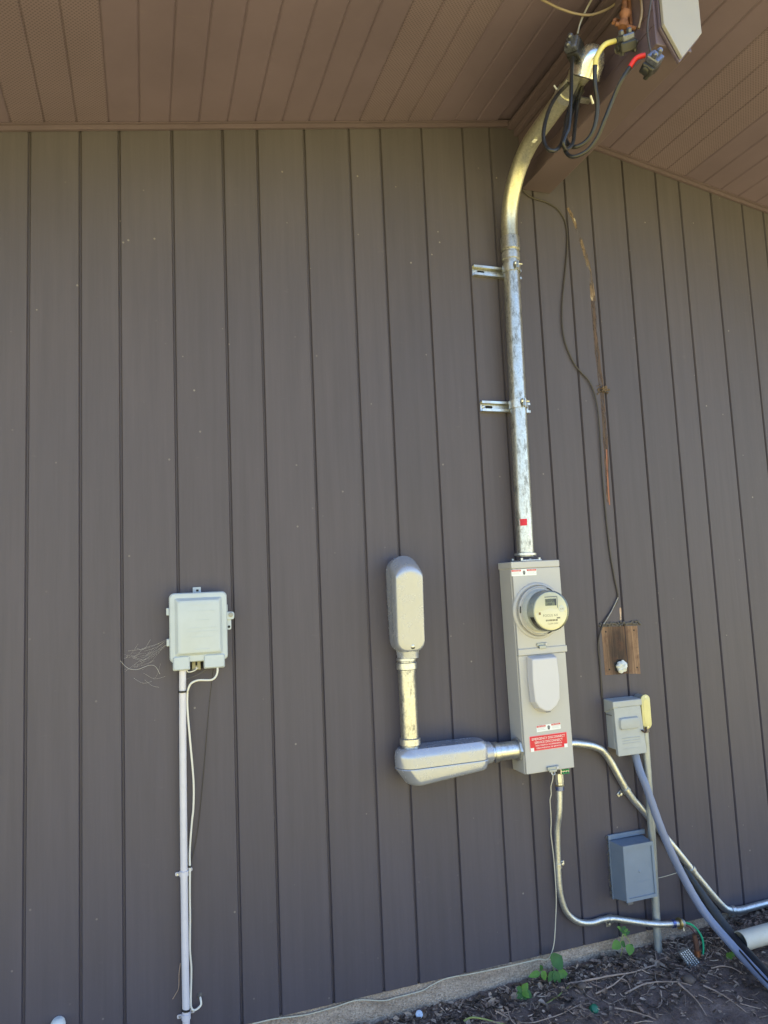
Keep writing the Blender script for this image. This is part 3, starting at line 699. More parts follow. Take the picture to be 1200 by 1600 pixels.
# electric meter on the box
mt = thing('electric_meter', (1.411, BD - .003, 1.391), 'round glass covered electric meter with cream face and display', 'meter')
MX0, MZ0 = 1.411, 1.4835
MB().lathe([(.060, .0), (.0925, .0), (.0935, .004), (.0925, .012), (.088, .015), (.086, .012), (.060, .011)], (MX0, BD - .0015, MZ0), (0, -1, 0), 56, cap=False).build('sealing_ring', BOXG, mt, smooth=35)
for a in (62, 175, 292):
    arc = [(MX0 + rr * math.cos(R(a + d)), MZ0 + rr * math.sin(R(a + d))) for rr, rng in ((.0865, range(-8, 9, 4)), (.0905, range(8, -9, -4))) for d in rng]
    MB().plate(arc, BD - .0172, BD - .0155).build('ring_slot', DARK, mt)
MB().lathe([(.079, .0125), (.0785, .03), (.072, .05), (.0715, .078), (.0695, .082), (.0005, .082)], (MX0, BD - .0015, MZ0), (0, -1, 0), 56).build('body', simple('pale_grey_meter_body', lin((196, 200, 196)), .3, 0, .03), mt, smooth=30)
yf = BD - .084
fc = MB().lathe([(.0685, .0), (.0685, .0012), (.0005, .0012)], (MX0, yf, MZ0), (0, -1, 0), 56).build('face', FACEP, mt, smooth=30)
yy = yf - .0014
half = [(MX0 + .064 * math.cos(R(a)), MZ0 - .006 + .058 * math.sin(R(a))) for a in range(180, 361, 8)]
pl = MB().plate(half + [(MX0 + .03, MZ0 + .004), (MX0 - .005, MZ0 + .010), (MX0 - .04, MZ0 + .002)], yy - .001, yy).build('nameplate', PLATE, fc)
lc = MB().box(MX0 - .022, MX0 + .024, yy - .001, yy, MZ0 + .019, MZ0 + .044).build('display', LCD, fc)
text('60508', .018, MX0 + .000, yy - .0012, MZ0 + .0375, BINK, lc, width=.036)
text('888', .011, MX0 - .004, yy - .0012, MZ0 + .0245, BINK, lc, width=.02)
MB().box(MX0 + .0175, MX0 + .0238, yy - .0014, yy - .0011, MZ0 + .0195, MZ0 + .0435).build('display_bar', BINK, lc)
MB().box(MX0 - .024, MX0 + .026, yy - .0012, yy, MZ0 + .050, MZ0 + .0525).build('printed_line', INK, fc)
MB().box(MX0 + .0275, MX0 + .0292, yy - .0012, yy, MZ0 + .010, MZ0 + .0525).build('printed_line', INK, fc)
bd_ = MB().lathe([(.013, 0), (.0125, .002), (.0005, .002)], (MX0 + .045, yy, MZ0 + .006), (0, -1, 0), 20).build('badge', WHTL, fc)
text('A R', .009, MX0 + .045, yy - .0023, MZ0 + .005, INK, bd_, width=.014)
text('FOCUS AX', .013, MX0 - .004, yy - .0013, MZ0 - .0165, INK, pl, width=.062)
text('CL200 240V', .008, MX0 + .004, yy - .0013, MZ0 - .046, INK, pl, width=.044)
for i in range(26):
    x = MX0 - .024 + .0019 * i; MB().box(x, x + random.choice((.0007, .0013)), yy - .0014, yy - .0009, MZ0 - .037, MZ0 - .031).build('barcode_bar', BINK, pl)
MB().box(MX0 + .022, MX0 + .036, yy - .0014, yy - .0009, MZ0 - .029, MZ0 - .024).build('printed_block', INK, pl)
MB().box(MX0 - .052, MX0 - .044, yy - .0014, yy - .0009, MZ0 - .012, MZ0 - .003).build('printed_block', simple('brown_print', (.2, .12, .06), .6), pl)
for s_ in range(200, 262, 6):
    a0, a1 = R(s_), R(s_ + 6)
    if s_ == 200: bandv = []
    bandv.append(s_)
arcs = [R(a) for a in range(196, 262, 6)]
mb = MB(); mb.loft([[(MX0 + r_ * math.cos(a), y, MZ0 + r_ * math.sin(a)) for r_, y in ((.0735, BD - .055), (.0735, BD - .079), (.0715, BD - .079), (.0715, BD - .055))] for a in arcs])
mb.build('dark_band', simple('dark_grey_band', (.06, .06, .062), .4), mt)
MB().lathe([(.0752, .03), (.0748, .080), (.0735, .0865), (.068, .0895), (.0005, .091)], (MX0, BD - .0015, MZ0), (0, -1, 0), 56, cap=False).build('glass_cover', GLASS, mt, smooth=40)

# ------------------------------------------------------------------ mogul conduit bodies
def lb_outline(s, inset=0.0, n=14):
    """plan outline in (length, width): round far end, shouldered hub end"""
    hw = .056 - inset; pts = []; rc = min(.036, hw)
    for i in range(n + 1):
        a = R(90 + 180 * i / n); pts.append((.056 + hw * math.cos(a), hw * math.sin(a)))
    for i in range(7):
        a = R(-90 + 90 * i / 6); pts.append((.305 + (.040 - inset) * math.cos(a), -(hw - rc) + rc * math.sin(a)))
    for i in range(7):
        a = R(0 + 90 * i / 6); pts.append((.305 + (.040 - inset) * math.cos(a), (hw - rc) + rc * math.sin(a)))
    return pts
def lb(name, label, origin, ex, ew, ed):
    """ex: towards the end hub, ew: width, ed: from back to cover"""
    ex, ew, ed = Vector(ex), Vector(ew), Vector(ed); O = Vector(origin)
    t = thing(name, tuple(O), label, 'conduit fitting', 'large grey conduit bodies')
    W_ = lambda l, w, d: O + ex * l + ew * w + ed * d
    top = lambda l: .128 - .030 * l / .345
    def ring(inset, f, tp=0.0): return [W_(l + tp * max(0.0, 1 - l / .16), w, f(l)) for l, w in lb_outline(1, inset)]
    MB().loft([ring(.012, lambda l: .0), ring(.003, lambda l: .010), ring(.0, lambda l: .030), ring(.0, lambda l: .0625)]).build('casting', CASTG, t, smooth=35)
    MB().loft([ring(.004, lambda l: .0628), ring(.004, lambda l: .0645)]).build('gasket', INK, t)
    cv = MB().loft([ring(.0, lambda l: .0648), ring(-.001, lambda l: .0675), ring(.002, lambda l: top(l) - .016, .026), ring(.0035, lambda l: top(l) - .008, .034), ring(.0065, lambda l: top(l) - .0025, .040), ring(.011, top, .043), ring(.030, lambda l: top(l) + .0002, .043)]).build('cover', CASTG, t, smooth=32)
    for i_, (l0, w0, ln) in enumerate(((.16, .010, .05), (.225, .012, .03), (.215, -.008, .06), (.25, .016, .012))):
        q_ = [W_(l0 + a_ * ln, w0 + b_, top(l0 + a_ * ln) + .0002) for a_, b_ in ((0, 0), (1, 0), (1, .003), (0, .003))]
        MB().hexa(q_, [p_ + ed * .0009 for p_ in q_]).build('cast_mark', CASTG, cv)
    hb = W_(.335, 0, .052)
    MB().lathe([(.042, 0), (.041, .012), (.0385, .022), (.0385, .030), (.036, .032)], hb, ex, 28).build('hub', CASTG, t, smooth=35)
    q = W_(.322, .004, top(.322) - .008)
    MB().lathe([(.0095, 0), (.0095, .0078)], q, ed, 14).build('screw_recess', DARK, cv)
    MB().lathe([(.0055, 0), (.0055, .0092), (.003, .0102)], q - ex * .001, ed, 12).build('screw', GALV, cv)
    return t
lb('cast_conduit_elbow', 'upright grey cast conduit body with domed cover above the short pipe', (.8895, -.003, 1.706), (.015, 0, -1), (1, 0, 0), (0, -1, 0))
lb('cast_conduit_elbow', 'horizontal grey cast conduit body lying beside the meter box', (.829, -.060, 1.030), (1, 0, 0), (0, 1, 0), (0, 0, -1))
# short pipes
t = thing('short_conduit', (.888, -.056, 1.03), 'short vertical galvanised pipe joining the two conduit bodies', 'conduit')
MB().tube([(.888, -.056, z) for z in (1.027, 1.2, 1.346)], .0315, 28).build('pipe', GALV_OLD, t, smooth=40)
for z in (1.300, 1.036):
    MB().lathe([(.033, 0), (.0368, .003), (.0368, .024), (.033, .027)], (.888, -.056, z), (0, 0, 1), 28).build('coupling_ring', GALV, t, smooth=30)
MB().lathe([(.0325, 0), (.0355, .002), (.0355, .009), (.0325, .011)], (.888, -.056, 1.331), (0, 0, 1), 28).build('locknut', GALV, t, smooth=30)
t = thing('conduit_nipple', (1.25, -.058, .975), 'short horizontal galvanised nipple entering the meter box side', 'conduit')
MB().tube([(x, -.058, .9755) for x in (1.185, 1.25, 1.3115)], .0325, 28).build('pipe', GALV, t, smooth=40)
MB().lathe([(.034, 0), (.0365, .003), (.0365, .02), (.034, .022)], (1.205, -.058, .9755), (1, 0, 0), 28).build('ring', GALV, t, smooth=30)
MB().lathe([(.034, 0), (.043, .002), (.043, .010), (.034, .012)], (1.301, -.058, .9755), (1, 0, 0), 8).build('locknut', GALV, t)

# ------------------------------------------------------------------ communications box and its riser
nb = thing('utility_box', (.165, 0, 1.37), 'pale grey-green plastic network box on the siding above the white pipe', 'utility box')
x0, x1, z0, z1 = .078, .258, 1.384, 1.604
MB().loft([[(x, y, z) for x, z in rrect(x0 + i, x1 - i, z0 + i, z1 - i, .016)] for y, i in ((-.001, .004), (-.030, .001), (-.032, .0))]).build('back_case', NIDP, nb, smooth=40)
cv = MB().loft([[(x, y, z) for x, z in rrect(x0 - i, x1 + i, z0 - i, z1 + i, .016)] for y, i in ((-.0322, .003), (-.045, .003), (-.050, .0), (-.052, -.008))] + [[(x, y, z) for x, z in rrect(x0 + i, x1 - i, z0 + i + .004, z1 - i, .006)] for y, i in ((-.052, .014), (-.064, .023), (-.066, .028))]).build('cover', NIDP, nb, smooth=30)
for i, (zz, w) in enumerate(((1.565, .07), (1.545, .09), (1.515, .05), (1.49, .10), (1.478, .10), (1.46, .07), (1.42, .05))):
    MB().box(.175 - w / 2, .175 + w / 2, -.0668, -.0655, zz, zz + .003).build('embossed_line', NIDP, cv)
for a, b in ((.084, .138), (.182, .250)):
    MB().loft([[(x, y, z) for x, z in rrect(a + i, b - i, 1.3565 + i, 1.3995, .005)] for y, i in ((-.004, .002), (-.052, .0), (-.058, .004))]).build('cable_skirt', NIDP, nb, smooth=35)
cl_ = MB().box(.146, .174, -.022, -.012, 1.352, 1.384).build('bottom_clip', simple('tan_plastic', lin((150, 145, 118)), .5), nb, .002)
MB().box(.157, .163, -.0235, -.0221, 1.366, 1.378).build('clip_slot', DARK, cl_)
MB().lathe([(.004, 0), (.003, .003)], (.160, -.0222, 1.358), (0, -1, 0), 10).build('screw', WPVC, cl_)
MB().box(.1385, .1815, -.012, -.002, 1.355, 1.386).build('recess', DARK, nb)
tb = MB().box(.153, .180, -.010, -.0012, 1.598, 1.625).build('mounting_tab', NIDP, nb, .002)
MB().box(.164, .172, -.0112, -.0102, 1.610, 1.617).build('tab_slot', DARK, tb)
for zz in (1.536, 1.436):
    MB().box(.066, .0755, -.042, -.018, zz, zz + .024).build('hinge', NIDP, nb, .002)
lt = MB().plate(rrect(.257, .285, 1.512, 1.538, .008, 4), -.046, -.034).build('latch', NIDP, nb, .002)
MB().lathe([(.008, 0), (.008, .003), (.005, .004)], (.273, -.046, 1.528), (0, -1, 0), 14).build('latch_screw', simple('dull_screw', (.3, .3, .28), .5, .6), lt)
MB().plate(rrect(.256, .275, 1.478, 1.514, .006, 4), -.040, -.032).build('hasp_ear', NIDP, nb, .002)
MB().lathe([(.0045, 0), (.0045, .001)], (.267, -.040, 1.488), (0, -1, 0), 12).build('ear_hole', DARK, nb)
MB().box(.258, .264, -.038, -.03, 1.538, 1.562).build('latch_arm', NIDP, nb, .001)

t = thing('white_pipe', (.112, -.017, .1), 'white plastic pipe running down the siding below the network box', 'pipe')
PP = [(.1155, -.034, 1.365), (.1140, -.026, 1.25), (.1126, -.019, 1.04), (.1115, -.017, .80), (.1108, -.017, .6456), (.1110, -.017, .2815), (.1114, -.017, .06)]
MB().tube(smooth_path(PP, 5), .0115, 16).build('pipe', WPVC, t, smooth=40)
for zz in (.713, .283):
    so = MB().lathe([(.012, -.009), (.0142, -.008), (.0142, .008), (.012, .009)], (.111, -.017, zz), (0, 0, 1), 18).build('pipe_strap', WPVC, t, smooth=35)
    for s_ in (-1, 1):
        MB().plate(rrect(.111 + s_ * .018 - .009, .111 + s_ * .018 + .009, zz - .006 + .004 * s_, zz + .006 + .004 * s_, .004, 3), -.0045, -.0012).build('strap_ear', WPVC, so, .001)
        MB().lathe([(.0035, 0), (.0025, .0025)], (.111 + s_ * .02, -.0046, zz + .004 * s_), (0, -1, 0), 8).build('screw', GALV, so)
for zz, rx in ((1.287, .0155), (.303, .0155)):
    MB().lathe([(.0118, -.003), (.0140, -.003), (.0140, .003), (.0118, .003)], (.1145 if zz > 1 else .111, -.029 if zz > 1 else -.017, zz), (0, -.05, 1) if zz > 1 else (.15, 0, 1), 18).build('cable_tie', TIE, t)
NC = [(0.2244,-0.050,1.3723),(0.2248,-0.0500,1.3405),(0.208,-0.0490,1.3192),(0.1638,-0.046,1.3204),(0.1400,-0.0433,1.3107),(0.1305,-0.0367,1.2887),(0.1295,-0.03,1.279),(0.1290,-0.0267,1.2295),(0.136,-0.0233,1.1261),(0.1451,-0.016,0.9972),(0.1436,-0.012,0.9118),(0.1384,-0.010,0.8674),(0.1302,-0.012,0.7792),(0.1294,-0.02,0.726),(0.1281,-0.014,0.6468),(0.128,-0.012,0.581),(0.1265,-0.014,0.5164),(0.1260,-0.014,0.4731),(0.1291,-0.012,0.4245),(0.1285,-0.012,0.3901),(0.1265,-0.014,0.3442),(0.1268,-0.016,0.3057),(0.1382,-0.0173,0.2955),(0.1562,-0.0147,0.3045),(0.1566,-.010,0.319),(0.1546,0.004,0.3271)]
t = thing('white_cable', NC[0], 'thin white cable strapped along the white pipe and entering the siding', 'cable')
MB().tube(smooth_path(NC, 5), .0033, 10).build('sheath', WCAB, t, smooth=50)
MB().tube([(.1294, -.0205, .729), (.1294, -.0205, .735)], .0042, 10).build('cable_tie', TIE, t)
MB().lathe([(.0005, .004), (.005, .003), (.009, .0), (.010, -.003)], (.1546, -.002, .3275), (0, -1, 0), 12).build('caulk_blob', CAULK, t, smooth=50)
P = smooth_path([(.2150,-.03,1.3609),(.2001,-.012,1.2361),(.1775,-.006,1.0116),(.1585,-.005,.8523),(.1431,-.006,.7747),(.1325,-.010,.737)], 5)
tag(base_at(MB().tube(P, .0011, 6).build('thin_black_wire', BLK, smooth=50), P[0]), 'hair-thin black wire hanging from the network box', 'wire')
for pts, lab_ in (([(.1268,-.03,1.3597),(.1334,-.03,1.3478),(.1524,-.03,1.3507),(.1658,-.02,1.3587)], 'short pale wire curling under the network box clip'), ([(.1277,-.03,1.3257),(.1521,-.03,1.3327),(.179,-.03,1.3441),(.2016,-.03,1.3580)], 'short grey wire running under the network box to the pipe')):
    P = smooth_path(pts, 5); tag(base_at(MB().tube(P, .002, 8).build('short_wire', WCAB if 'pale' in lab_ else CAULK, smooth=50), P[0]), lab_, 'wire')
P = smooth_path([(.0965,-.008,.44),(.0921,-.004,.408),(.0902,-.003,.3655),(.080,-.003,.347),(.0714,-.003,.3352)], 5)
tag(base_at(MB().tube(P, .0014, 6).build('root_strand', TWIG, smooth=50), P[0]), 'thin dark strand peeling off the siding beside the pipe foot', 'strand')
# cobweb
t = MB(); rnd = random.Random(3)
anch = [(.076, -.02, 1.462), (.074, -.015, 1.445)]
for k in range(26):
    a = Vector((rnd.uniform(-.08, .06), -.002, rnd.uniform(1.33, 1.45))); b_ = a + Vector((rnd.uniform(.02, .08), rnd.uniform(-.006, 0), rnd.uniform(-.03, .05)))
    if k < 9: b_ = Vector(anch[k % 2]); a = Vector((rnd.uniform(-.07, .0), -.002, rnd.uniform(1.36, 1.43)))
    m_ = (a + b_) / 2 + Vector((0, -.002, rnd.uniform(-.02, .002)))
    t.tube(smooth_path([a, m_, b_], 4), rnd.choice((.0001, .00015, .00022)), 4, cap=False)
t.tube(smooth_path([(-.077, -.002, 1.397), (-.054, -.003, 1.372), (-.025, -.003, 1.366), (.009, -.003, 1.376), (.03, -.003, 1.372), (.045, -.003, 1.345)], 5), .0005, 5)
o = t.build('cobweb', WEB); tag(base_at(o, (0, 0, 1.39)), 'dusty cobweb stretched over the siding beside the network box', 'cobweb')
# foam plug at the lower left
mb = MB().lathe([(.0005, -.035), (.012, -.033), (.020, -.026), (.022, -.012), (.020, .0), (.02, .003)], (-.259, 0, .335), (0, 1, 0), 18)
tag(base_at(mb.build('white_stub', FOAM, smooth=60), (-.259, 0, .335)), 'white round stub sticking out low on the siding', 'plug')

# ------------------------------------------------------------------ old wiring, plug, nest
OW = [(1.519,-.007,3.231),(1.5608,-.006,3.2037),(1.6369,-.005,3.1911),(1.6968,-.004,3.1589),(1.7250,-.004,3.0911),(1.7166,-.005,2.9753),(1.6774,-.006,2.76),(1.6685,-.006,2.648),(1.6804,-.006,2.566),(1.7197,-.006,2.4802),(1.777,-.007,2.4199),(1.8026,-.008,2.3522),(1.8119,-.008,2.2428),(1.81,-.006,1.9719),(1.8166,-.005,1.7323),(1.8295,-.005,1.6003),(1.8398,-.005,1.5084),(1.8013,-.005,1.4584),(1.7569,-.007,1.4068),(1.7300,-.006,1.3346),(1.7310,-.005,1.2458),(1.7296,-.004,1.1202)]
P = smooth_path(OW, 6)
tag(base_at(MB().tube(P, .0034, 8).build('old_wire', WIRED, smooth=50), P[0]), 'old painted-over wire wandering down the siding from the beam to the bare wood', 'wire')
P = smooth_path([(1.8385, -.008, 1.512), (1.80, -.009, 1.4565), (1.7585, -.010, 1.408)], 5)
tag(base_at(MB().tube(P, .0021, 8).build('bare_wire_end', simple('weathered_grey_wire', (.34, .33, .32), .6, .3, .2, 40), smooth=50), P[0]), 'pale slanted bare wire end above the bare wood patch', 'wire')
mb = MB(); rnd = random.Random(5)
for k in range(30):
    c = Vector((1.852 + rnd.gauss(0, .009), -.006, 2.388 + rnd.gauss(0, .007)))
    mb.lathe([(.0005, -.006), (rnd.uniform(.003, .006), 0), (.0005, .006)], c, (rnd.uniform(-1, 1), -1, rnd.uniform(-1, 1)), 6)
for k in range(14):
    c = Vector((1.828 + rnd.gauss(0, .008), -.003, 2.39 + rnd.gauss(0, .009)))
    mb.lathe([(.0005, -.003), (rnd.uniform(.002, .004), 0), (.0005, .003)], c, (rnd.uniform(-1, 1), -1, rnd.uniform(-1, 1)), 6)
tag(base_at(mb.build('debris_clump', simple('brown_debris', (.12, .085, .06), .9, 0, .5, 160, .4), smooth=60), (1.852, 0, 2.388)), 'small crumbly brown clump where the old wire reaches the groove', 'debris')
mb = MB(); rings = []
for i, (r_, y) in enumerate(((.021, .002), (.024, -.004), (.0245, -.009), (.022, -.014), (.017, -.018), (.011, -.021), (.004, -.022))):
    rings.append([(1.831 + r_ * math.cos(2 * math.pi * j / 26) * (1 + .32 * noise.noise((math.cos(j * .2417) * 2.2, math.sin(j * .2417) * 2.2, i * .35))), y + .007 * noise.noise((math.cos(j * .2417) * 3, math.sin(j * .2417) * 3, i * .8 + 7)), 1.234 + r_ * math.sin(2 * math.pi * j / 26) * (1 + .32 * noise.noise((math.cos(j * .2417) * 2.2, math.sin(j * .2417) * 2.2, i * .35 + 9)))) for j in range(26)])
tag(base_at(mb.loft(rings).build('foam_plug', FOAM, smooth=40), (1.831, 0, 1.234)), 'white foam wad plugging the hole in the bare wood', 'plug')

# ------------------------------------------------------------------ disconnect box
db = thing('disconnect_box', (1.80, 0, .905), 'blue-grey metal disconnect box with raised panel and hooded top', 'disconnect box')
MB().box(1.742, 1.866, -.048, -.001, .924, 1.108).build('case', DISG, db, .003)
hd = MB().hexa([(1.736, -.0015, 1.060), (1.872, -.0015, 1.060), (1.872, -.064, 1.086), (1.736, -.064, 1.086)], [(1.736, -.0015, 1.114), (1.872, -.0015, 1.114), (1.872, -.064, 1.110), (1.736, -.064, 1.110)]).build('hood', DISG, db, .003)
cv = MB().hexa([(1.743, -.049, .906), (1.876, -.049, .906), (1.876, -.066, .9), (1.743, -.066, .9)], [(1.741, -.0485, 1.090), (1.867, -.0485, 1.090), (1.867, -.060, 1.0855), (1.741, -.060, 1.0855)]).build('cover', DISG, db, .003)
MB().loft([[(x, y, z) for x, z in rrect(1.757 + i, 1.852 - i, .998 + i, 1.046 - i, .010)] for y, i in ((-.0605, 0), (-.071, .004), (-.0725, .008))]).build('raised_panel', DISG, cv, smooth=35)
for zz in (.965, .955, .945, .925): MB().box(1.768, 1.85, -.0662, -.0640, zz, zz + .002).build('embossed_line', DISG, cv)
MB().tube(smooth_path([(1.858, -.066, .9905), (1.866, -.074, .982), (1.876, -.07, .986), (1.884, -.06, .998)], 4), .0035, 8).build('latch_wire', simple('rusty_wire', (.08, .05, .04), .7, .4, .3), db, smooth=50)
MB().box(1.7400, 1.7419, -.044, -.006, 1.052, 1.056).build('side_seam', INK, db)
# conduit fitting; the yellow light on its cover is put into the colour
ll = thing('small_conduit_body', (1.9, -.002, .99), 'small oval conduit body with cover coloured as yellow-lit beside the disconnect box', 'conduit fitting')
MB().loft([[(x, y, z) for x, z in rrect(1.880, 1.920, .990, 1.120, .0195, 8)] for y in (-.002, -.046)]).build('casting', simple('dull_cast_metal', (.33, .34, .34), .5, .4, .1, 30), ll, smooth=40)
cv = MB().loft([[(x, y, z) for x, z in rrect(1.879 + i, 1.921 - i, .988 + i, 1.122 - i, .0205 - i, 8)] for y, i in ((-.0463, 0), (-.050, 0), (-.0515, .002))]).build('cover', simple('yellow_lit_cover', lin((206, 198, 142)), .4, .1, .06, 30), ll, smooth=40)
MB().loft([[(x, y, z) for x, z in rrect(1.887 + i, 1.913 - i, 1.005 + i, 1.105 - i, .0125 - i, 6)] for y, i in ((-.0513, 0), (-.0525, .001))]).build('raised_oval', MATS['yellow_lit_cover'], cv, smooth=40)
for zz in (.996, 1.114): MB().lathe([(.0035, 0), (.003, .002)], (1.900, -.0516, zz), (0, -1, 0), 10).build('screw', GALV, cv)
MB().box(1.864, 1.882, -.035, -.01, 1.058, 1.072).build('side_nipple', OLDP, ll)
t = thing('vertical_conduit', (1.873, -.034, .05), 'dull grey vertical pipe running from the small conduit body into the soil', 'conduit')
MB().tube([(1.8995, -.030, .995), (1.8965, -.032, .80), (1.8920, -.034, .59), (1.880, -.036, .25), (1.8735, -.038, .03)], .0148, 18).build('pipe', OLDP, t, smooth=40)
MB().lathe([(.016, 0), (.0185, .002), (.0185, .018), (.016, .02)], (1.899, -.030, .972), (0, 0, 1), 18).build('hub_nut', simple('browned_steel', (.2, .17, .14), .6, .6, .2), t, smooth=35)

# lower junction box
jb = thing('junction_box', (1.79, 0, .36), 'slate blue-grey plastic junction box with recessed panel low on the siding', 'junction box')
bk = [(1.714, -.001, .355), (1.872, -.001, .352), (1.872, -.001, .572), (1.714, -.001, .574)]
fr = [(1.713, -.088, .376), (1.851, -.088, .374), (1.851, -.088, .574), (1.713, -.088, .578)]
MB().hexa(bk, fr).build('case', JBX, jb, .003)
MB().box(1.708, 1.879, -.010, -.0011, .5755, .594).build('top_flange', JBX, jb, .002)
MB().box(1.709, 1.7135, -.010, -.0011, .356, .5753).build('side_flange', JBX, jb, .001)
fx0, fx1, fz0, fz1 = 1.7125, 1.8515, .375, .5765
fp = MB().box(fx0, fx1, -.0925, -.0882, fz1 - .013, fz1 + .001).box(fx0, fx1, -.0925, -.0882, fz0 - .001, fz0 + .011).box(fx0, fx0 + .012, -.0925, -.0882, fz0 + .0112, fz1 - .0132).box(fx1 - .010, fx1, -.0925, -.0882, fz0 + .0112, fz1 - .0132).build('front_rim', JBX, jb)
MB().lathe([(.006, 0), (.004, .002)], (1.782, -.0882, .475), (0, -1, 0), 14).build('centre_boss', JBX, jb, smooth=50)
MB().box(1.765, 1.84, -.0888, -.0880, .437, .4385).build('moulded_line', JBX, jb)
MB().box(1.772, 1.796, -.014, -.0015, .325, .352).build('foil_flap', simple('translucent_flap', (.16, .16, .18), .4), jb, .001)
mb = MB(); rnd = random.Random(11)
for k in range(60):
    c = Vector((1.707 + rnd.uniform(-.005, .003), -.003, rnd.uniform(.36, .59)))
    mb.lathe([(.0005, -.004), (rnd.uniform(.002, .0045), 0), (.0005, .004)], c, (rnd.uniform(-1, 1), -1, rnd.uniform(-1, 1)), 6)
mb.build('dirt_line', CAULK, jb, smooth=60)

# ------------------------------------------------------------------ tubing runs
t = thing('diagonal_conduit', (2.25, -.02, .213), 'steel tubing running diagonally from the meter box side down to the right', 'conduit')
EM = [(1.5165,-.028,.966),(1.56,-.028,.9645),(1.5931,-.028,.9595),(1.6642,-.026,.9399),(1.7192,-.024,.8971),(1.8096,-.0165,.7445),(1.8773,-.0158,.6622),(2.0147,-.0158,.4952),(2.1259,-.0158,.3546),(2.2111,-.0158,.2538),(2.2469,-.0165,.2265),(2.3046,-.018,.2155),(2.4388,-.018,.2175),(2.9,-.018,.222),(3.4,-.018,.225)]
# keep clear of the vertical pipe: the run passes behind it, so both stand off the wall
EMo = [(x, y - (.004 if i < 4 else .0), z) for i, (x, y, z) in enumerate(EM)]
MB().tube(smooth_path(EMo, 6), .0140, 16).build('tube', EMTM, t, smooth=40)
strap(t, (1.8000, -.0168, .757), (.6, 0, -.8), .014); strap(t, (2.082, -.0158, .410), (.62, 0, -.78), .014); strap(t, (2.268, -.017, .2205), (1, 0, 0), .014)
t = thing('ground_conduit', (1.48, -.03, .29), 'slim steel tubing dropping from the meter box bottom and turning along the foundation', 'conduit')
E2 = [(1.4835,-.046,.812),(1.4790,-.040,.72),(1.4739,-.026,.6518),(1.4728,-.018,.55),(1.4721,-.0165,.4566),(1.4784,-.0165,.3985),(1.4989,-.0165,.3449),(1.5429,-.0165,.3075),(1.5977,-.0165,.2929),(1.6489,-.0165,.2951),(1.6975,-.024,.2932),(1.7975,-.048,.2705),(1.872,-.066,.258),(1.955,-.066,.2455)]
E2 = [(x + (0.0 if i < 9 else 0), y, z) for i, (x, y, z) in enumerate(E2)]
MB().tube(smooth_path(E2, 6), .0116, 16).build('tube', EMTM, t, smooth=40)
strap(t, (1.4725, -.0165, .522), (0, 0, 1), .0116); strap(t, (1.682, -.020, .294), (1, 0, 0), .0116)
MB().lathe([(.013, 0), (.0165, .002), (.0165, .018), (.014, .02)], (1.484, -.0465, .802), (0, -.03, 1), 18).build('blue_nut', ZBLUE, t, smooth=35)
MB().lathe([(.012, 0), (.0155, .002), (.0155, .010), (.0165, .012), (.0165, .044), (.013, .046)], (1.4845, -.047, .822), (0, 0, 1), 8).build('hub_adapter', GALV, t)
MB().lathe([(.0165, 0), (.0175, .002), (.0165, .004)], (1.4845, -.047, .8195), (0, 0, 1), 18).build('brass_washer', BRASS, t, smooth=35)
MB().lathe([(.013, -.006), (.0150, -.005), (.0150, .007), (.013, .008)], (1.932, -.066, .249), (1, 0, -.13), 18).build('blue_nut', ZBLUE, t, smooth=35)
MB().lathe([(.0145, 0), (.0205, .001), (.0205, .007), (.0145, .008)], (1.958, -.066, .2455), (1, 0, -.13), 18).build('brass_washer', BRASS, t, smooth=35)
MB().lathe([(.0145, 0), (.0150, .002), (.0150, .014), (.010, .016)], (1.966, -.066, .2445), (1, 0, -.13), 18).build('bushing', OLDP, t, smooth=35)
MB().lathe([(.0035, 0), (.0035, .018)], (1.975, -.07, .236), (0, -.2, -1), 8).build('bushing_screw', GALV, t)
gb = thing('bonding_block', (1.4905, -.06, .868), 'small metal bonding block with green screws under the meter box', 'bonding block')
MB().box(1.472, 1.510, -.082, -.030, .8685, .8915).build('block', GALV, gb, .003)
for x in (1.480, 1.491, 1.502):
    for zz in (.8745, .8855):
        MB().lathe([(.0045, 0), (.0045, .004), (.003, .005)], (x, -.0822, zz), (0, -1, 0), 8).build('green_screw', GSCREW, gb)
# cord hanging from the hasp
ST = [(1.416,-.112,.900),(1.4199,-.110,.8956),(1.4217,-.1075,.8687),(1.4161,-.100,.8387),(1.4188,-.0925,.8077),(1.4142,-.09,.7896),(1.418,-.0825,.7651),(1.4224,-.075,.7325),(1.4257,-.0675,.6998),(1.4258,-.06,.6575),(1.4322,-.0537,.6145),(1.439,-.0475,.5427),(1.4419,-.0413,.4261),(1.4358,-.035,.3341),(1.4233,-.0313,.2493),(1.4,-.024,.2044),(1.3702,-.016,.2063),(1.3188,-.010,.2036),(1.2281,-.006,.2021),(1.1016,-.005,.2048),(1.0034,-.005,.2089),(.9426,-.004,.1971),(.9057,-.002,.1857),(.811,-.002,.1837),(.7644,-.002,.1832),(.6739,-.003,.2045),(.5954,-.003,.200),(.4969,-.002,.1962),(.3909,-.003,.2066),(.3183,-.003,.207)]
P = smooth_path(ST, 6)
tag(base_at(MB().tube(P, .0019, 8).build('cord', STRG, smooth=50), P[-1]), 'thin off-white cord hanging from the meter box latch and trailing along the foundation', 'cord')
P = [Vector((1.4215 + .007 * math.cos(R(a)), -.113 + .002 * math.sin(R(a)), .889 + .007 * math.sin(R(a)))) for a in range(0, 361, 20)]
tag(base_at(MB().tube(P, .0016, 8).build('seal_ring', GALV, smooth=50), P[0]), 'tiny wire ring seal on the meter box bottom latch', 'seal')

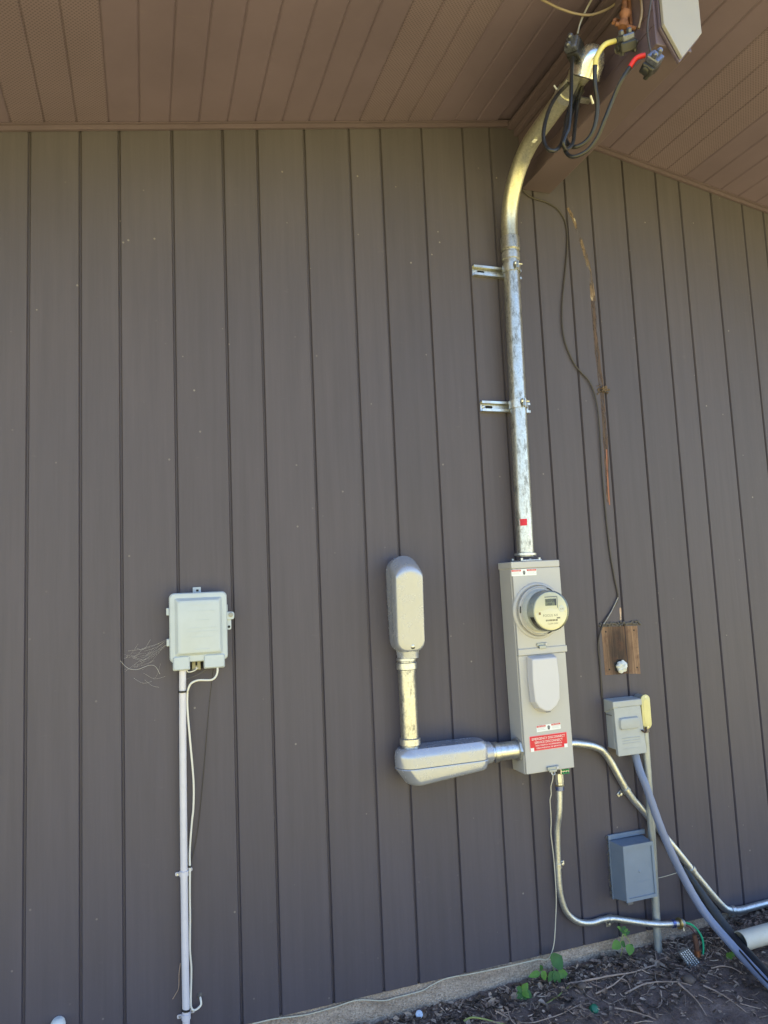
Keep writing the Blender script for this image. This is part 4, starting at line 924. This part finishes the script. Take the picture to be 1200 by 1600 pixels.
# flexible conduit, hose, pipe
FX = [(1.8440,-.026,.926),(1.8455,-.032,.89),(1.8476,-.05,.8301),(1.8565,-.07,.7727),(1.891,-.1,.608),(1.948,-.12,.452),(2.004,-.16,.317),(2.055,-.25,.212),(2.064,-.38,.152),(2.068,-.52,.110),(2.06,-.75,.09),(2.02,-1.05,.06)]
P = smooth_path(FX, 8)
t = thing('flexible_conduit', FX[-1], 'blue-grey flexible conduit sweeping from the disconnect box to the soil', 'conduit')
MB().tube(P, [.0150 + .0005 * (i % 2) for i in range(len(P))], 16).build('sheath', FLEXM, t, smooth=60)
MB().lathe([(.015, 0), (.0195, .003), (.0195, .022), (.017, .026)], (1.8448, -.030, .895), (-.02, .12, 1), 14).build('connector', OLDP, t, smooth=35)
HS = [(2.052,-.006,.423),(2.073,-.045,.36),(2.101,-.09,.284),(2.120,-.16,.211),(2.105,-.28,.172),(2.075,-.42,.150),(2.045,-.56,.130),(2.01,-.8,.09),(1.97,-1.1,.06)]
P = smooth_path(HS, 7)
o = MB().tube(P, [.010 + .011 * min(1, i / 16) + .0012 * noise.noise((i * .6, 0, 0)) for i in range(len(P))], 18).build('insulated_hose', BFOAM, smooth=60)
tag(base_at(o, HS[-1]), 'thick black foam covered hose leaving the siding under the flexible conduit', 'hose')
P = smooth_path([(2.036,-.006,.40),(2.050,-.04,.33),(2.085,-.13,.232),(2.055,-.27,.215),(2.030,-.40,.186),(2.005,-.55,.170),(1.96,-.8,.10)], 7)
tag(base_at(MB().tube(P, .0036, 8).build('black_cable', BLK, smooth=50), P[0]), 'thin black cable lying along the black foam hose', 'cable')
P = [(2.125, -.20, .206), (2.30, -.195, .209), (2.9, -.185, .214), (3.3, -.18, .216)]
mb = MB().lathe([(.0315, 0), (.0345, 0), (.0345, .6), (.0345, 1.2), (.0315, 1.2)], P[0], Vector(P[-1]) - Vector(P[0]), 30, cap=False)
mb.lathe([(.0315, 0), (.0315, 1.2)], P[0], Vector(P[-1]) - Vector(P[0]), 30, cap=False)
o = mb.build('drain_pipe', simple('weathered_white_pvc', lin((196, 192, 180)), .5, 0, .08, 14, .1, 90, .35), smooth=40, fix=False)
tag(base_at(o, P[0]), 'open ended white plastic drain pipe lying on the soil', 'pipe')
P = smooth_path([(1.852,-.006,.400),(1.95,-.004,.398),(2.045,-.004,.405)], 5)
tag(base_at(MB().tube(P, .0013, 6).build('pale_thread', STRG, smooth=50), P[0]), 'pale thread stretched between junction box and black hose', 'thread')

# ground rod with clamp, tag and green wire
gr = thing('ground_rod', (1.992, -.12, .06), 'browned copper ground rod in the soil below the tubing end', 'ground rod')
MB().tube([(1.992, -.12, -.1), (1.992, -.12, .15), (1.988, -.119, .20), (1.986, -.118, .222)], .0095, 14).build('rod', RUSTC, gr, smooth=40)
MB().lathe([(.0100, 0), (.0122, .001), (.0122, .026), (.0100, .027)], (1.992, -.12, .138), (0, 0, 1), 16).build('clamp', COPPER, gr, smooth=35)
MB().box(1.981, 2.004, -.137, -.122, .112, .1305).build('clamp_foot', simple('dark_bronze', (.12, .1, .08), .5, .6, .2), gr, .003)
MB().lathe([(.0045, 0), (.0045, .006)], (1.990, -.137, .121), (0, -1, 0), 10).build('clamp_screw', GALV, gr)
MB().lathe([(.004, 0), (.004, .012)], (2.007, -.13, .132), (.4, -.6, .5), 10).build('clamp_screw', GALV, gr)
GW = [(1.975,-.066,.2445),(1.990,-.068,.243),(2.010,-.0743,.236),(2.0292,-.0814,.218),(2.0372,-.0936,.197),(2.0334,-.1057,.1763),(2.0216,-.1159,.150),(2.0069,-.125,.132)]
P = smooth_path(GW, 6)
tag(base_at(MB().tube(P, .0038, 10).build('green_wire', GREEN, smooth=50), P[-1]), 'bright green grounding wire arching from tubing end to ground rod', 'wire')
P = smooth_path([(1.976,-.069,.238),(1.9968,-.078,.231),(2.0005,-.095,.222),(1.9967,-.112,.212),(1.995,-.125,.19)], 5)
tag(base_at(MB().tube(P, .0022, 8).build('brown_wire', simple('dull_red_wire', (.14, .03, .035), .6, 0, .3), smooth=50), P[0]), 'thin dull red wire under the green grounding wire', 'wire')
tg = thing('metal_tag', (1.975, -.142, .115), 'dark metal tag with rows of white print hanging at the ground rod', 'tag')
q = [(1.882, .1895), (1.930, .198), (1.9885, .1215), (1.9375, .1035)]
MB().hexa([(x, -.148 + .06 * (z - .12), z) for x, z in q], [(x, -.1465 + .06 * (z - .12), z) for x, z in q]).build('plate', TAGM, tg)
A, B, C_, D_ = [Vector((x, 0, z)) for x, z in q]; rnd = random.Random(2)
for row in range(5):
    u = .14 + .18 * row; v = .08
    while v < .8:
        w_ = rnd.uniform(.03, .1)
        p0 = (A.lerp(B, u)).lerp(D_.lerp(C_, u), v); p1 = (A.lerp(B, u)).lerp(D_.lerp(C_, u), v + w_)
        p2 = (A.lerp(B, u + .07)).lerp(D_.lerp(C_, u + .07), v + w_); p3 = (A.lerp(B, u + .07)).lerp(D_.lerp(C_, u + .07), v)
        mb = MB(); mb.add([(p.x, -.1487 + .06 * (p.z - .12), p.z) for p in (p0, p1, p2, p3)], [(0, 1, 2, 3)]); mb.build('printed_mark', WHTL, tg, fix=False)
        v += w_ + .035
MB().hexa([(1.934, -.150, .090), (2.006, -.150, .070), (2.004, -.150, .05), (1.932, -.150, .070)], [(1.934, -.120, .096), (2.006, -.120, .076), (2.004, -.120, .05), (1.932, -.120, .070)]).build('lower_bracket', simple('dirty_iron_bracket', (.16, .13, .10), .8, .3, .3, 60, .4), gr, .002)

# ------------------------------------------------------------------ plants
def leaf_mb(base, tip, width, nrm, droop=.1, n=6):
    base, tip = Vector(base), Vector(tip); ax = tip - base; L = ax.length; ax = ax.normalized()
    nrm = Vector(nrm); side = ax.cross(nrm).normalized(); nn = side.cross(ax).normalized(); vs_ = []
    for i in range(n + 1):
        t_ = i / n; w = width * (math.sin(math.pi * min(1, t_ ** .75 * 1.0)) ** .8 if 0 < t_ < 1 else 0.02)
        c = base + ax * L * t_ - nn * droop * L * t_ * t_
        for s_, h in ((-1, .16), (-.5, .05), (0, -.02), (.5, .05), (1, .16)): vs_.append(c + side * w * s_ + nn * w * h)
    mb = MB(); mb.add(vs_, [(i * 5 + j, i * 5 + j + 1, (i + 1) * 5 + j + 1, (i + 1) * 5 + j) for i in range(n) for j in range(4)]); return mb
def plant(root, stems, leaves, label, name='weed'):
    t = thing(name, root, label, 'plant')
    for s_ in stems: MB().tube(smooth_path(s_, 4), .0014, 6).build('stem', STALK, t, smooth=50)
    for b_, tp, w, m_, *nr in leaves:
        leaf_mb(b_, tp, w, nr[0] if nr else (0, -1, .7), random.uniform(.05, .25)).build('leaf', m_, t, smooth=60, fix=False)
    return t
r0 = (1.412, -.035, .125)
plant(r0, [[r0, (1.405, -.05, .165), (1.40, -.06, .195)], [r0, (1.38, -.055, .16), (1.352, -.06, .186)], [r0, (1.43, -.06, .16)]],
      [((1.395, -.062, .200), (1.443, -.055, .222), .030, LEAFA, (-.1, -1, .5)), ((1.404, -.06, .182), (1.408, -.085, .128), .016, LEAFA), ((1.415, -.06, .172), (1.468, -.06, .146), .017, LEAFB),
       ((1.40, -.06, .18), (1.372, -.07, .152), .012, LEAFA), ((1.352, -.06, .19), (1.362, -.07, .160), .013, LEAFB), ((1.345, -.06, .186), (1.298, -.065, .184), .011, LEAFB), ((1.352, -.06, .19), (1.345, -.065, .214), .009, LEAFA), ((1.39, -.07, .12), (1.35, -.09, .112), .016, LEAFA)],
      'leafy green weed with one broad leaf over the cord at the foundation')
r0 = (1.265, -.075, .115)
plant(r0, [[r0, (1.262, -.075, .15)]], [((1.262, -.075, .148), (1.283, -.08, .172), .012, LEAFB), ((1.262, -.075, .148), (1.236, -.08, .166), .011, LEAFA), ((1.262, -.075, .145), (1.252, -.098, .118), .014, LEAFA), ((1.264, -.075, .147), (1.294, -.09, .125), .014, LEAFA), ((1.26, -.075, .146), (1.230, -.09, .135), .012, LEAFA), ((1.262, -.075, .147), (1.274, -.10, .135), .012, LEAFB)],
      'small bushy green weed left of the broad leaved weed')
r0 = (1.705, -.03, .15)
lv = [((1.695, -.055, .222), (1.657, -.06, .208), .0165, LEAFB), ((1.697, -.055, .222), (1.718, -.06, .203), .011, LEAFA), ((1.735, -.055, .208), (1.722, -.075, .178), .018, LEAFB), ((1.735, -.055, .206), (1.745, -.06, .182), .013, LEAFA)]
for k in range(7):
    z = .262 - .005 * k; lv.append(((1.712 + .004 * k, -.04, z), (1.712 + .004 * k + (.018 if k % 2 else -.016), -.045, z + .010), .006, LEAFA if k % 3 else LEAFB))
plant(r0, [[r0, (1.71, -.05, .20), (1.716, -.045, .243)], [(1.716, -.045, .243), (1.70, -.055, .228), (1.694, -.055, .220)], [(1.716, -.045, .243), (1.735, -.055, .222), (1.737, -.055, .206)]], lv,
      'spindly weed with round leaves under the horizontal tubing')
plant((2.10, -.17, .15), [[(2.10, -.17, .135), (2.088, -.18, .165)]], [((2.09, -.18, .162), (2.07, -.19, .142), .014, LEAFB), ((2.09, -.18, .163), (2.105, -.19, .15), .010, LEAFB)], 'tiny pale green seedling beside the ground rod', 'seedling')
for pts, lb_ in (([(1.02,-.10,.113),(1.045,-.11,.124),(1.08,-.13,.122),(1.13,-.16,.112),(1.19,-.20,.104)], 'pale yellow-green stalk lying on the soil below the bare concrete'), ([(1.325,-.13,.118),(1.386,-.12,.132),(1.455,-.10,.150)], 'dry yellow-green stalk leaning below the leafy weed')):
    P = smooth_path(pts, 5); n = len(P)
    tag(base_at(MB().tube(P, [.0036 - .002 * i / n for i in range(n)], 8).build('plant_stalk', STALK, smooth=50), P[0]), lb_, 'stalk')

# ------------------------------------------------------------------ litter on the soil
x, y = .884, -.03; z = gz(x, y)
tag(base_at(MB().lathe([(.0005, .004), (.010, .004), (.0125, .002), (.0125, -.003), (.0005, -.003)], (x, y, z + .012), (-.1, -.8, .6), 20).build('plastic_lid', simple('pale_blue_plastic', lin((186, 200, 222)), .4), smooth=40), (x, y, z)), 'pale blue-white round cap lying against the concrete foundation', 'cap')
x, y = 1.452, -.232; z = gz(x, y)
o = MB().lathe([(.0005, .006), (.010, .006), (.014, .003), (.0155, -.010), (.0145, -.010), (.013, .001), (.0005, .003)], (x, y, z + .009), (.15, -.75, .65), 22).build('plastic_lid', GCAP, smooth=40)
tag(base_at(o, (x, y, z)), 'dark green plastic cap half buried in the soil', 'cap')
rnd = random.Random(21)
def stone(x, y, r, label):
    z = gz(x, y); rings = []
    for i in range(9):
        a = math.pi * i / 8
        rings.append([(x + r * max(.01, math.sin(a)) * math.cos(2 * math.pi * j / 14) * (1.1 + .3 * noise.noise((x * 9 + math.cos(j * .45), i * .5, 2))), y + r * max(.01, math.sin(a)) * math.sin(2 * math.pi * j / 14) * (1 + .3 * noise.noise((math.sin(j * .45), i * .5, x * 7))), z + .35 * r + r * .7 * -math.cos(a)) for j in range(14)])
    tag(base_at(MB().loft(rings).build('stone', STONE, smooth=60), (x, y, z)), label, 'stone')
stone(1.845, -.235, .022, 'rounded brown stone in the soil below the metal tag')
stone(1.47, -.13, .016, 'small pale brown stone among twigs near the leafy weed')
# larger twigs, one thing each
TW = [([(1.43,-.10),(1.55,-.12),(1.68,-.13),(1.80,-.11)], .0042, 'long grey twig lying along the foundation soil'), ([(1.50,-.17),(1.58,-.16),(1.66,-.13)], .0034, 'forked grey twig pointing at the vertical pipe'),
      ([(1.60,-.20),(1.70,-.19),(1.79,-.22),(1.84,-.26)], .0036, 'bent twig reaching towards the rounded brown stone'), ([(1.62,-.13),(1.64,-.16),(1.63,-.19)], .0028, 'short twig crossing the long grey twig'),
      ([(1.72,-.24),(1.69,-.28),(1.66,-.29)], .0026, 'short twig lying in front of the bent twig'), ([(1.52,-.25),(1.56,-.30),(1.60,-.36)], .003, 'straight twig lying beside the dark green cap'),
      ([(1.79,-.25),(1.80,-.32),(1.79,-.38)], .0034, 'upright tan stick in front of the rounded brown stone'), ([(1.88,-.27),(1.91,-.33),(1.92,-.42)], .003, 'pale stick lying below the metal tag'),
      ([(1.98,-.20),(2.04,-.22),(2.06,-.27)], .0026, 'curved pale twig right of the metal tag'), ([(1.13,-.12),(1.2,-.18),(1.3,-.22),(1.42,-.2)], .0024, 'thin arching root left of the dark green cap'),
      ([(2.12,-.08),(2.2,-.10),(2.28,-.09)], .003, 'dark twig lying above the white drain pipe'), ([(1.93,-.10),(2.0,-.07),(2.06,-.05)], .003, 'pale twig resting against the foundation behind the ground rod')]
for pts, r_, lab_ in TW:
    P = smooth_path([(x, y, gz(x, y) + r_ + rnd.uniform(.002, .012)) for x, y in pts], 5); n = len(P)
    P = [p + Vector((0, 0, .003 * noise.noise((p.x * 60, p.y * 60, 0)))) for p in P]
    tag(base_at(MB().tube(P, [r_ * (1 - .5 * i / n) for i in range(n)], 7).build('twig', TWIG, smooth=60), P[0]), lab_, 'twig')
# uncountable litter: dead leaves, chips and fibres
mb = MB(); tones = []
pal = [(.27, .19, .145), (.18, .125, .095), (.33, .245, .19), (.12, .085, .065), (.42, .32, .25), (.08, .056, .044)]
def lit(x, y, s, flat):
    z = gz(x, y) + rnd.uniform(.0, .008); M_ = Matrix.Rotation(rnd.uniform(0, 6.28), 3, 'Z') @ Matrix.Rotation(rnd.gauss(0, flat), 3, 'X') @ Matrix.Rotation(rnd.gauss(0, flat), 3, 'Y')
    w = s * rnd.uniform(.35, .7); c_ = rnd.uniform(.1, .45)
    pts = [(-s, 0, c_ * s * .3), (-s * .4, -w, c_ * s), (-s * .4, 0, 0), (-s * .4, w, c_ * s), (s * .4, -w * .9, c_ * s), (s * .4, 0, 0), (s * .4, w * .9, c_ * s), (s, 0, c_ * s * .5)]
    pts = [M_ @ Vector((a + rnd.gauss(0, s * .06), b + rnd.gauss(0, s * .06), c)) + Vector((x, y, z + s * .15)) for a, b, c in pts]
    mb.add(pts, [(0, 1, 2), (0, 2, 3), (1, 4, 5, 2), (2, 5, 6, 3), (4, 7, 5), (5, 7, 6)])
    t_ = rnd.choice(pal); k_ = rnd.uniform(.6, 1.2); tones.extend([(t_[0] * k_, t_[1] * k_, t_[2] * k_, 1)] * 8)
for i in range(5200):
    x = rnd.uniform(.45, 2.95); d = abs(rnd.gauss(0, .22)); 
    if d > .7: continue
    if rnd.random() < .4 and d > .12: continue
    s = rnd.choice((.004, .005, .007, .009, .012)); lit(x, -.006 - d, s, .35)
for i in range(340):
    x = rnd.uniform(1.35, 2.9) if rnd.random() < .75 else rnd.uniform(.7, 1.4); d = abs(rnd.gauss(0, .09)); lit(x, -.015 - d, rnd.uniform(.009, .021), .5)
o = mb.build('leaf_litter', LITTER, fix=False)
ca = o.data.color_attributes.new('tone', 'FLOAT_COLOR', 'POINT'); ca.data.foreach_set('color', [v for t_ in tones for v in t_])
tag(o, 'dead brown leaves and chips strewn over the soil', 'leaf litter', kind='stuff')
mb = MB(); tones = []
for i in range(1100):
    x = rnd.uniform(.6, 2.8); d = abs(rnd.gauss(0, .2)); L = rnd.uniform(.015, .07); a = rnd.uniform(0, 6.28); y = -.012 - d
    pts = []
    for k in (-1, 0, 1):
        px = x + math.cos(a) * L * k / 2 + rnd.gauss(0, L * .07); py = min(-.004, y + math.sin(a) * L * k / 2 + rnd.gauss(0, L * .07)); pts.append((px, py, gz(px, py) + rnd.uniform(.002, .010)))
    n0 = len(mb.v); mb.tube(smooth_path(pts, 2), rnd.choice((.0007, .0009, .0012, .0017)), 4, cap=False)
    t_ = rnd.choice(pal[:5]); k_ = rnd.uniform(.7, 1.5); tones.extend([(t_[0] * k_, t_[1] * k_, t_[2] * k_, 1)] * (len(mb.v) - n0))
o = mb.build('root_litter', LITTER, fix=False)
ca = o.data.color_attributes.new('tone', 'FLOAT_COLOR', 'POINT'); ca.data.foreach_set('color', [v for t_ in tones for v in t_])
tag(o, 'fine dead roots and stems matted over the soil', 'root litter', kind='stuff')

for o in bpy.data.objects:
    if '_o' in o: del o['_o']
